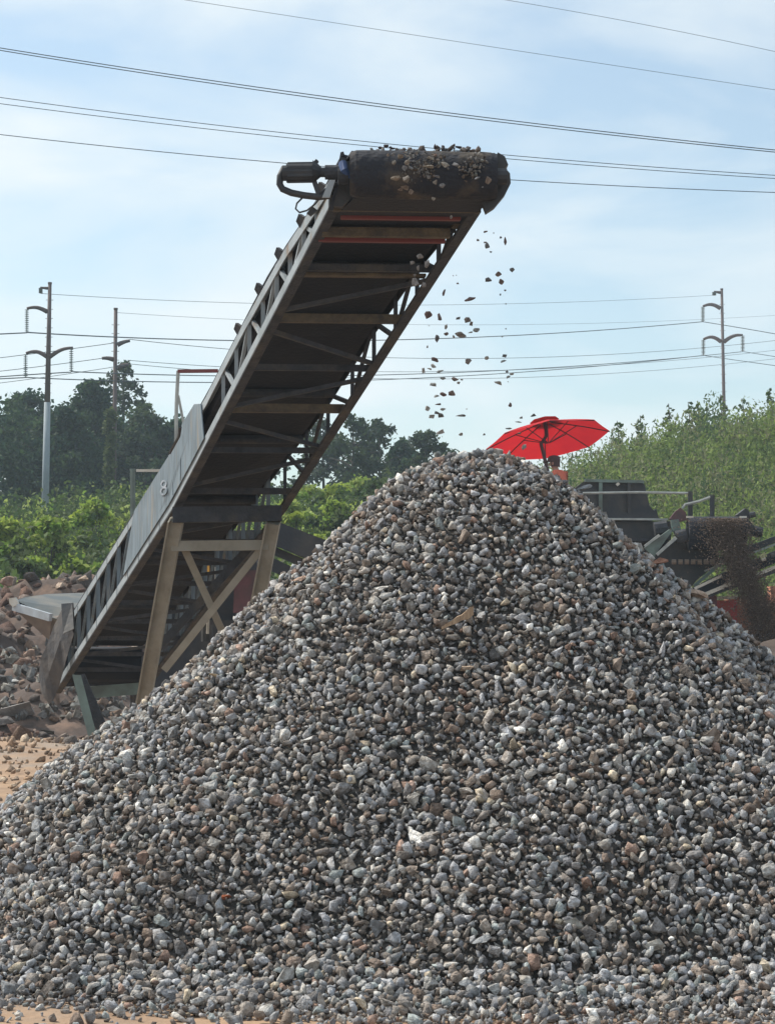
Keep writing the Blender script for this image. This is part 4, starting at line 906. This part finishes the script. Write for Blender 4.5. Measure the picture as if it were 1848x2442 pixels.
for sg in (-1, 1):
    for fi, (dy, ln) in enumerate(((-.024, .062), (-.009, .072), (.007, .068), (.022, .054))):
        b0 = Vector((-.345, sg * .19 + dy, 1.02)); mb = MB(); mb.tube([b0 + Vector((.02, 0, 0)), b0 + Vector((-ln * .5, 0, -.012)), b0 + Vector((-ln * .85, 0, -.035))], .0095, 6, .007); mb.build('finger', M['skin']).parent = per
    mb = MB(); b0 = Vector((-.31, sg * .19 - sg * .03, 1.025)); mb.tube([b0, b0 + Vector((-.025, -sg * .022, -.008)), b0 + Vector((-.05, -sg * .026, -.022))], .011, 6, .008); mb.build('thumb', M['skin']).parent = per
mb = MB(); mb.loft([[(-.14 + math.cos(a) * r * 1.08, math.sin(a) * r * .88, z) for a in [k * math.pi / 8 for k in range(16)]] for r, z in ((.118, 1.665), (.12, 1.70), (.112, 1.74), (.085, 1.775), (.03, 1.79))])
mb.prism([(-.24, -.08, 1.675), (-.34, -.05, 1.66), (-.34, .05, 1.66), (-.24, .08, 1.675)], (0, 0, .012)); mb.build('cap', M['cap']).parent = per
mb = MB(); mb.add([(-.235, -.014, 1.63), (-.235, .014, 1.63), (-.262, 0, 1.60), (-.232, 0, 1.655), (-.232, 0, 1.59)], [(0, 3, 2), (3, 1, 2), (0, 2, 4), (2, 1, 4)]); mb.build('nose', M['skin']).parent = per
for sg in (-1, 1):
    mb = MB(); mb.tube([(-.228, sg * .032, 1.637), (-.236, sg * .032, 1.637)], .009, 6); mb.build('eye', M['cap']).parent = per
    mb = MB(); mb.tube([(-.12, sg * .088, 1.60), (-.115, sg * .10, 1.62), (-.12, sg * .09, 1.65)], .013, 6); mb.build('ear', M['skin']).parent = per
mb = MB(); mb.beam((-.236, -.02, 1.575), (-.236, .02, 1.575), .006, .006); mb.build('mouth', M['maroon']).parent = per
mb = MB(); mb.loft([[(-.125 + math.cos(a) * .105, math.sin(a) * .095, z) for a in [-1.9 + k * .38 for k in range(11)]] for z in (1.57, 1.62, 1.68)], close=False, caps=False); mb.build('hair', M['cap']).parent = per

# ------------------------------------------------------------------ screening plant on the right (about 38 m away)
SD = 38.0
scr = empty('screening_plant', tuple(P(1560, 1700, SD + 1)), 'dark tracked screening plant with hopper, white handrails and dirt pouring off its short belt', 'screening machine')
def pp(pts, D, th, name, m, parent, off=None): return MB().prism([P(x, y, D) for x, y in pts], off or (0, th, 0)).build(name, M[m] if isinstance(m, str) else m, parent)
pp([(1366, 1168), (1394, 1146), (1530, 1150), (1537, 1156), (1549, 1206), (1560, 1219), (1565, 1213), (1571, 1236), (1372, 1240)], SD, 1.6, 'hopper_wall', 'blacksteel', scr)
MB().beam(P(1394, 1146, SD - .05), P(1535, 1149, SD - .05), .1, .05).build('hopper_rim', M['greenpaint'], scr)
for x in (1432, 1500): MB().beam(P(x, 1150, SD - .06), P(x, 1225, SD - .06), .06, .06).build('hopper_rib', M['greenpaint'] if x < 1450 else M['blacksteel'], scr)
MB().beam(P(1470, 1157, SD - .07), P(1476, 1152, SD - .07), .06, .05).build('hopper_bolt', M['pale'], scr)
pp([(1375, 1222), (1565, 1222), (1572, 1236), (1380, 1238)], SD - .08, .1, 'hopper_skirt', 'blacksteel', scr)
MB().beam(P(1440, 1238, SD - .1), P(1592, 1239, SD - .1), .1, .035).build('deck_edge', M['rail'], scr)
pp([(1430, 1243), (1600, 1243), (1600, 1288), (1430, 1290)], SD, 1.5, 'deck_panel', 'blacksteel', scr)
pp([(1430, 1290), (1640, 1290), (1640, 1420), (1430, 1420)], SD + .3, 1.2, 'chassis', 'blacksteel', scr)
MB().beam(P(1450, 1287, SD - .1), P(1560, 1287, SD - .1), .05, .05).build('deck_edge', M['dirtysteel'], scr)
MB().tube([P(1390, 1176, SD - .3), P(1520, 1174, SD - .3), P(1645, 1176, SD - .3)], .024, 6).build('handrail', M['rail'], scr)
MB().tube([P(1646, 1172, SD - .3), P(1646, 1236, SD - .3)], .045, 6).build('rail_post', M['blacksteel'], scr)
MB().tube([P(1627, 1213, SD - .4), P(1634, 1203, SD - .4), P(1665, 1196, SD - .4), P(1698, 1184, SD - .4)], .028, 6).build('handrail', M['rail'], scr)
MB().tube([P(1698, 1181, SD - .4), P(1698, 1232, SD - .4)], .045, 6).build('rail_post', M['blacksteel'], scr)
# short discharge belt
pp([(1597, 1237), (1610, 1220), (1622, 1211), (1636, 1222), (1638, 1240), (1618, 1246)], SD - .6, .15, 'head_bracket', 'maroon', scr)
pp([(1600, 1240), (1618, 1238), (1624, 1262), (1614, 1280), (1602, 1262)], SD - .65, .1, 'side_plate', 'greenpaint', scr)
MB().tube([P(1612, 1282, SD - .7), P(1636, 1276, SD - .7)], .12, 10).build('belt_roller', M['dirtysteel'], scr)
MB().tube([P(1560, 1262, SD - .5), P(1590, 1258, SD - .5)], .13, 10).build('track_drum', M['dirtysteel'], scr)
pp([(1537, 1306), (1597, 1262), (1604, 1266), (1566, 1318), (1560, 1330)], SD - .8, .2, 'chute', 'greenpaint', scr)
MB().beam(P(1537, 1303, SD - .85), P(1572, 1276, SD - .85), .06, .04).build('chute_rim', M['rail'], scr)
MB().beam(P(1566, 1323, SD - .9), P(1612, 1282, SD - .9), .06, .05).build('chute_rim', M['rail'], scr)
mb = MB(); rings = []
for i in range(13):
    t = i / 12; c = P(1640 + 135 * t, 1272, SD - .6); rings.append([c + Vector((0, math.cos(a) * .29, math.sin(a) * .29)) for a in [k * math.pi / 8 for k in range(16)]])
mb.loft(rings).build('discharge_drum', M['rubber'], scr)
for x in (1645, 1772): MB().beam(P(x - 8, 1233, SD - .9), P(x + 8, 1233, SD - .9), .05, .03).build('wear_strip', M['pale'], scr)
pp([(1757, 1228), (1778, 1212), (1796, 1228), (1786, 1240), (1800, 1256), (1817, 1264), (1812, 1280), (1795, 1276), (1778, 1262), (1772, 1236)], SD - .6, .3, 'drive_bracket', 'blacksteel', scr)
MB().tube([P(1788, 1229, SD - .7), P(1801, 1226, SD - .7)], .05, 8).build('drive_shaft', M['blacksteel'], scr)
MB().tube([P(1798, 1266, SD - .7), P(1817, 1270, SD - .7)], .09, 10).build('drive_motor', M['blacksteel'], scr)
pp([(1560, 1330), (1620, 1283), (1710, 1290), (1716, 1343), (1700, 1352), (1660, 1385), (1650, 1398), (1590, 1370)], SD - .3, .8, 'screen_box', 'blacksteel', scr)
MB().beam(P(1630, 1290, SD - .5), P(1705, 1292, SD - .5), .06, .06).build('mud_ledge', M['dirtysteel'], scr)
for i in range(7): MB().tube([P(1602 + i * 15.2, 1340, SD - .5), P(1612 + i * 15.2, 1340, SD - .5)], .045, 8).build('roller', mat('dusty_roller', (.24, .19, .15), .9) if i == 0 else bpy.data.materials['dusty_roller'], scr)
MB().beam(P(1655, 1398, SD - .5), P(1722, 1340, SD - .5), .05, .05).build('screen_brace', M['greenpaint'], scr)
# platform the operator stands on and its undercarriage, behind the pile
pz = 3.08; x0, x1 = P(1180, 1200, 41).x, P(1620, 1200, 41).x
MB().box((x0, 40.0, pz - .1), (x1, 42.8, pz + .02)).build('platform', M['dirtysteel'], scr)
for x in (x0 + .2, (x0 + x1) / 2, x1 - .2):
    for y in (40.2, 42.6): MB().box((x - .08, y - .08, 1.0 if y > 42 else .3), (x + .08, y + .08, pz - .1)).build('platform_leg', M['dirtysteel'], scr)
gz0 = float(ground_z(6.0, 39.0))
for y in (38.2, 40.2):
    mb = MB(); xa_, xb_ = P(1330, 1500, y).x, P(1640, 1500, y).x; r = .42; path = [(xa_ + r, gz0), (xb_ - r, gz0), (xb_, gz0 + r), (xb_ - r, gz0 + 2 * r), (xa_ + r, gz0 + 2 * r), (xa_, gz0 + r)]
    mb.prism([(x, y, z) for x, z in path], (0, .5, 0)).build('crawler_track', M['rubber'], scr)
# long side conveyor rising to the right, in front of the plant
CD = 37.0
sc2 = empty('side_conveyor', tuple(P(1760, 1600, CD)), 'low dark conveyor with pale edge rails rising toward the right picture edge', 'conveyor')
def ln(x0, y0, x1, y1, w, h, name, m, D=CD, D1=None): return MB().beam(P(x0, y0, D), P(x1, y1, D1 or D), w, h).build(name, M[m], sc2)
ln(1715, 1338, 1960, 1243, .1, .11, 'side_rail', 'blacksteel', CD + .7)
ln(1680, 1362, 1960, 1256, .06, .03, 'rail_edge', 'rail', CD + .66)
pp([(1654, 1404), (1720, 1370), (1960, 1268), (1960, 1296), (1665, 1421)], CD + .2, .5, 'belt', 'rubber', sc2)
ln(1656, 1404, 1721, 1373, .06, .045, 'rail_edge', 'pale', CD + .1)
ln(1755, 1358, 1960, 1272, .05, .06, 'side_rail', 'blacksteel', CD + .05)
ln(1671, 1422, 1742, 1392, .08, .06, 'rail_edge', 'pale'); ln(1751, 1389, 1768, 1383, .06, .05, 'rail_edge', 'pale'); ln(1790, 1376, 1960, 1308, .08, .055, 'rail_edge', 'pale')
ln(1660, 1428, 1960, 1318, .12, .10, 'bottom_rail', 'dirtysteel', CD + .05)
for i in range(9):
    x = 1750 + i * 22; y = 1362 - (x - 1750) * .415; MB().tube([P(x, y, CD - .05), P(x + 9, y - 3, CD - .05)], .035, 8).build('idler', M['pale'] if i % 3 == 0 else M['dirtysteel'], sc2)
MB().beam(P(1812, 1330, CD - .05), P(1826, 1322, CD - .05), .06, .08).build('bracket', mat('yellow_green_dust', (.40, .40, .22), .9), sc2)
for x, y in ((1700, 1420), (1900, 1345)):
    t_ = P(x, y, CD + .3); MB().beam(t_, (t_.x, t_.y, 0.0), .12, .12, up=(0, 1, 0)).build('support_leg', M['maroon'], sc2)
# red machine body behind and below it
rm = empty('red_container', tuple(P(1760, 1560, 38.4)), 'dust covered red steel machine body below the side conveyor', 'machine body')
b0, b1 = P(1640, 1590, 37.9), P(1757, 1432, 37.9)
MB().box((b0.x, 37.9, 0.02), (b1.x, 38.25, b1.z)).build('front_panel', M['redpanel'], rm)
MB().beam((b0.x, 37.87, b1.z + .02), (b1.x, 37.87, b1.z + .05), .06, .05).build('top_edge', M['pale'], rm)
b2 = P(1790, 1424, 38.1); b3 = P(2050, 1424, 38.1)
dust_red = mat('dusty_orange_red_paint', (.36, .12, .07), .9, 0, (.26, .15, .10), 1.6, .35, .65, bump=.5, bscale=6, col3=(.40, .22, .14), scale3=2.5)
MB().box((b1.x + .02, 38.1, 0.02), (b3.x, 39.5, b2.z)).build('rear_panel', dust_red, rm)
MB().box((P(1838, 1400, 38).x, 38.0, b2.z - .1), (b3.x, 38.4, P(1838, 1398, 38).z)).build('hood', mat('salmon_paint', (.55, .27, .19), .8), rm)  # hood in a lighter salmon tone than the panels
# fines pouring off the belt and heap below
n = 34000; t = NR.random(n) ** 1.05; D_ = SD - 1.1
cx = np.interp(t, [0, .2, .4, .7, 1], [1728, 1745, 1768, 1812, 1830]); hw = np.interp(t, [0, .12, .3, .5, .75, 1], [56, 54, 50, 42, 46, 70]); px_ = cx + NR.normal(0, .42, n) * hw * np.where(NR.random(n) < .25, 1.9, 1); py_ = 1236 + t * 310
d_ = [P(a, b, 1.0) for a, b in zip(px_, py_)]; dpth = SD - .95 - np.clip(t - .1, 0, .3) * .7 + NR.normal(0, .10, n)
pos = np.array([[a.x * k, k, EYE + (a.z - EYE) * k] for a, k in zip(d_, dpth)])
c = scatter_rocks(pos, NR.uniform(.006, .026, n), np.concatenate([np.array([(.21, .16, .13)]) * NR.uniform(.6, 1.4, (n, 1)), np.ones((n, 1))], 1), [hull_rock(5, 500 + i) for i in range(4)])
tag(np_mesh('falling_dirt', c[0], c[1], M['stone'], c[2]), 'curtain of brown fines pouring off the short belt of the screening plant', kind='stuff')
def heap(name, cx_, cy_, h, rx, ry, m, label, seed=0, n=46, rough=.12, kind='stuff', flat=.9):
    xs_ = np.linspace(cx_ - rx * 1.1, cx_ + rx * 1.1, n); ys_ = np.linspace(cy_ - ry * 1.1, cy_ + ry * 1.1, n)
    def zf(x, y):
        d = np.sqrt(((x - cx_) / rx) ** 2 + ((y - cy_) / ry) ** 2); nn = np.vectorize(lambda a_, b_: noise.fractal(Vector((a_ * .9 + seed, b_ * .9, seed)), 1.0, 2.0, 5))(x, y)
        return np.maximum(h * (np.clip(1 - d ** 2, -.2, 1) ** 1 if False else np.clip(1 - d, -.1, 1) ** flat if False else np.where(d < 1, (np.cos(d * math.pi) + 1) / 2, -.05)) * (1 + rough * 2 * nn) + rough * nn * .35 * np.clip(1.15 - d, 0, 1), -.08) + np.maximum(ground_z(x, y), 0)
    o = sheet(name, xs_, ys_, zf, m); tag(o, label, kind=kind); o['h'] = h; return zf
zf_r = heap('dirt_heap', P(1840, 1500, 34.5).x, 34.5, 1.25, 3.8, 3.4, mat('brown_screened_dirt', (.085, .06, .046), .95, 0, (.05, .036, .03), 1.5, bump=1, bscale=9, col3=(.12, .08, .055), scale3=1.2), 'mound of brown screened dirt behind the right edge of the pile', 3)
zf_l = heap('rubble_bank', -6.0, 39.5, 2.15, 10.5, 8.0, M['soil'], 'dark red brown soil bank strewn with broken rock behind the conveyor foot', 5, n=120, rough=.12)
# ------------------------------------------------------------------ crushing plant behind the trestle
KD = 25.0
kp = empty('crushing_plant', tuple(P(520, 1830, KD)), 'dark crushing plant half hidden behind the trestle legs and the pile', 'crusher')
for (xa_, ya_, xb_, yb_, w, h, nm_, mm, D) in [
    (640, 1266, 785, 1322, .12, .26, 'side_beam', 'blacksteel', 24.0), (640, 1308, 745, 1352, .08, .09, 'side_slat', 'blacksteel', 24.1), (630, 1338, 722, 1380, .08, .14, 'side_slat', 'blacksteel', 24.1),
    (640, 1290, 740, 1334, .05, .04, 'slat_edge', 'greenpaint', 24.05)]:
    MB().beam(P(xa_, ya_, D), P(xb_, yb_, D), w, h).build(nm_, M[mm], kp)
pp([(330, 1345), (610, 1330), (625, 1420), (560, 1430), (560, 1480), (330, 1500)], KD + .8, 1.6, 'main_body', 'blacksteel', kp)
pp([(560, 1362), (640, 1358), (640, 1455), (556, 1462)], KD + .2, .4, 'maroon_panel', 'maroon', kp)
pp([(470, 1270), (632, 1262), (632, 1338), (470, 1338)], KD + 1.4, 1, 'engine_cover', 'blacksteel', kp)
for (xa_, ya_, xb_, yb_, w, m_) in [(420, 1335, 620, 1330, .05, 'dirtysteel'), (400, 1360, 470, 1352, .06, 'dirtysteel'), (380, 1400, 480, 1398, .05, 'dirtysteel'), (520, 1400, 560, 1340, .04, 'dirtysteel'), (505, 1330, 505, 1420, .07, 'blacksteel'), (440, 1400, 440, 1530, .08, 'blacksteel'), (468, 1420, 468, 1500, .08, 'blacksteel'), (515, 1352, 515, 1400, .05, 'pale')]:
    MB().beam(P(xa_, ya_, KD), P(xb_, yb_, KD), w, w, up=(0, 1, 0)).build('frame_bar', M[m_], kp)
pp([(489, 1350), (499, 1349), (499, 1366), (490, 1366)], KD - .1, .05, 'marker_lamp', 'orange', kp)
for (xa_, ya_, xb_, yb_) in ((482, 1370, 501, 1369), (516, 1369, 532, 1368), (486, 1334, 500, 1331), (442, 1453, 458, 1451)): MB().beam(P(xa_, ya_, KD - .1), P(xb_, yb_, KD - .1), .05, .02).build('bright_edge', M['pale'], kp)
for y in (KD, KD + 2.2):
    mb = MB(); xa_, xb_ = P(330, 1700, y).x, P(640, 1700, y).x; r = .38; mb.prism([(x, y, z) for x, z in [(xa_ + r, .01), (xb_ - r, .01), (xb_, r), (xb_ - r, 2 * r), (xa_ + r, 2 * r), (xa_, r)]], (0, .45, 0)).build('crawler_track', M['rubber'], kp)
MB().box((P(345, 1600, KD).x, KD + .5, .4), (P(625, 1600, KD).x, KD + 2.1, 1.7)).build('chassis', M['blacksteel'], kp)
MB().tube([P(425, 884, KD + 1), P(421, 960, KD + 1), P(416, 1340, KD + 1)], .024, 6).build('mast', M['rail'], kp)
MB().beam(P(424, 885, KD + 1), P(520, 884, KD + 1), .05, .04).build('mast_arm', M['red'], kp)
MB().beam(P(425, 943, KD + 1), P(444, 1040, KD + 1), .03, .03, up=(0, 1, 0)).build('mast_brace', M['rail'], kp)
MB().tube([P(316, 1118, KD + 1), P(318, 1400, KD + 1)], .035, 6).build('rail_post', M['greenpaint'], kp)
MB().beam(P(325, 1122, KD + 1), P(400, 1122, KD + 1), .04, .03).build('guard_rail', M['pale'], kp)
# ------------------------------------------------------------------ feed hopper at the left
hp = empty('feed_hopper', tuple(P(150, 1850, 26.5)), 'worn grey steel feed hopper with pale lip behind the conveyor foot', 'hopper')
pl = [P(38, 1432, 26.0), P(60, 1424, 26.3), P(110, 1417, 26.8), P(240, 1412, 27.2), P(225, 1440, 26.4), P(165, 1452, 26.0), P(150, 1480, 25.7), P(124, 1473, 25.6)]
MB().prism(pl, (0, .05, -.04)).build('chute_floor', M['hoppersteel'], hp)
A_, B_, C_ = P(34, 1447, 26.0), P(122, 1473, 25.6), P(170, 1452, 26.0)
lowq = [P(100, 1506, 26.0), P(118, 1528, 25.8), P(150, 1520, 26.2)]
MB().loft([[A_ - DN * .03, B_ - DN * .03, C_ - DN * .03], lowq]).build('hopper_shell', mat('brown_stained_hopper', (.20, .165, .14), .85, 0, (.12, .10, .09), 2.5), hp)
MB().beam(A_ - Vector((0, .03, 0)), B_ - Vector((0, .03, 0)), .05, .09).build('lip', mat('bluish_worn_lip', (.42, .47, .52), .6, .1, (.3, .32, .34), 5), hp)
MB().prism([P(21, 1427, 25.9), P(36, 1425, 25.9), P(46, 1441, 25.9), (P(30, 1448, 25.9)), P(22, 1438, 25.9)], (0, .1, 0)).build('lip_corner', M['pale'], hp)
for s_ in [P(222, 1500, 26.6)]: MB().beam(s_ - DN * .02, (s_.x, s_.y, 0), .08, .08, up=(0, 1, 0)).build('hopper_leg', M['blacksteel'], hp)
# ------------------------------------------------------------------ rubble: counted rocks as individuals, the rest as stuff
PALR = np.array([(.18, .11, .085), (.22, .15, .115), (.13, .08, .065), (.26, .20, .17), (.16, .14, .13), (.40, .33, .28)]); PWR = np.array([.25, .2, .2, .15, .12, .08])
n = 5200; X = NR.uniform(-13, 2, n); Y = NR.uniform(30, 46, n); Z = zf_l(X, Y); S = np.clip(NR.lognormal(math.log(.075), .55, n), .03, .30)
c = scatter_rocks(np.stack([X, Y, Z + S * .1], 1), S, np.concatenate([PALR[NR.choice(6, n, p=PWR)] * NR.uniform(.7, 1.2, (n, 1)), np.ones((n, 1))], 1), ROCKS, squash=(1.2, .9, .5))
tag(np_mesh('rubble', c[0], c[1], M['stone'], c[2]), 'broken rock and rubble littering the soil bank and yard at the left', kind='stuff')
rz = empty('rubble_heap', tuple((-5.6, 31.0, 0)), 'low heap of broken grey and tan rock left of the conveyor foot', 'rubble heap')
PALG = np.array([(.20, .195, .19), (.15, .145, .14), (.28, .265, .24), (.42, .40, .36), (.24, .17, .13), (.12, .10, .09)])
def zg(px, py, lo=20.0, hi=45.0):
    for i in range(300):
        D = lo + (hi - lo) * i / 300; p = P(px, py, D)
        if p.z <= max(float(zf_l(np.array([p.x]), np.array([p.y]))[0]), float(hz2(p.x, p.y))): return p
    return P(px, py, hi)
def hz2(x, y):
    d = math.hypot((x + 5.6) / 2.6, (y - 34.2) / 2.8); return .85 * max(0, 1 - d * d) * (1 + .2 * math.sin(x * 4) * math.sin(y * 3))
zz = sheet('rubble_core', np.linspace(-8.2, -3.0, 40), np.linspace(31.2, 37.4, 40), lambda x, y: np.vectorize(hz2)(x, y) - .03, M['soil'], jag=.02); zz.name = 'soil_core'; rel(zz, rz); tag(zz, kind='stuff')
spots = []
for i in range(285):
    px, py = R.uniform(-25, 330), R.uniform(1535, 1722)
    if px > 200 and py < 1600: continue
    p = zg(px, py); r = R.choice([.06, .07, .09, .1, .12, .16])
    single_stone('stone', p + Vector((0, 0, r * .25)), r, tuple(PALG[R.randrange(6)]), rz, (1, .85, .75))
for (px, py, s, asp, colr, lab) in [(40, 1690, 44, (1, .8, .6), (.27, .25, .24), 'large angular block of broken grey concrete at the left edge'), (10, 1722, 30, (1, .8, .5), (.22, .20, .19), 'smaller dark concrete chunk in front of the large block'),
    (26, 1552, 22, (1, .7, .6), (.62, .60, .56), 'pale flat boulder on the rubble near the left edge'), (70, 1550, 20, (1, .8, .6), (.45, .38, .28), 'tan wedge shaped boulder beside the pale flat one'),
    (42, 1597, 11, (1, 1, .9), (.75, .75, .74), 'white block lying in the rubble below the hopper'), (36, 1625, 12, (1, .8, .6), (.68, .67, .64), 'white oval stone just below the white block'), (72, 1565, 24, (1, .9, .8), (.40, .28, .22), 'reddish tan boulder against the rubber curtain'),
    (112, 1697, 12, (1, .4, .4), (.7, .68, .62), 'bright sliver of stone by the foot of the conveyor'), (110, 1738, 24, (1, .4, .25), (.10, .085, .07), 'thin dark slab lying on the sunlit sand'),
    (205, 1380, 20, (1, .8, .6), (.50, .38, .29), 'tan boulder on the soil bank next to the truss'), (145, 1405, 16, (1, .8, .9), (.52, .40, .31), 'pinkish boulder behind the hopper rim'), (20, 1385, 26, (1, .8, .6), (.42, .28, .22), 'pinkish rock mass on the bank at the left edge'),
    (320, 1680, 26, (1, .8, .6), (.50, .50, .50), 'light grey boulder beside the trestle leg foot'), (640, 1390, 14, (1, .6, .6), (.60, .58, .55), 'pale stone under the dark side slats')]:
    p = zg(px, py + s * .4); r = s / F * p.y * 1.1; o = single_stone('boulder', p + Vector((0, 0, r * asp[2] * .55)), r, colr, None, (asp[0], asp[1], asp[2] * 1.3), (R.uniform(-.2, .2), R.uniform(-.2, .2), R.uniform(-.5, .5))); tag(o, lab, 'boulder', 'boulders around the yard')
# low sandy ruts with shingle, left
n = 2600; X = NR.uniform(-8, -1.4, n); Y = NR.uniform(15, 34, n); S = np.clip(NR.lognormal(math.log(.028), .5, n), .012, .08); Z = np.maximum(ground_z(X, Y), 0)
c = scatter_rocks(np.stack([X, Y, Z + S * .2], 1), S, np.concatenate([np.array([(.5, .36, .26), (.62, .5, .38), (.38, .29, .22), (.42, .28, .18)])[NR.integers(0, 4, n)], np.ones((n, 1))], 1), ROCKS, squash=(1.3, 1, .4))
tag(np_mesh('yard_stones', c[0], c[1], M['stone'], c[2]), 'small flat stones scattered over the sunlit sandy yard', kind='stuff')

# ------------------------------------------------------------------ haze
hm = bpy.data.materials.new('haze_air'); hm.use_nodes = True; nt = hm.node_tree; nt.nodes.clear()
pv = nt.nodes.new('ShaderNodeVolumePrincipled'); pv.inputs['Color'].default_value = (.70, .86, 1, 1); pv.inputs['Density'].default_value = .0007; pv.inputs['Anisotropy'].default_value = .3
mo_ = nt.nodes.new('ShaderNodeOutputMaterial'); nt.links.new(pv.outputs[0], mo_.inputs['Volume'])
hb = MB().box((-255, -62, -6), (255, 262, 36)).build('haze', hm); tag(hb, 'thin blue summer haze over the yard', kind='stuff')
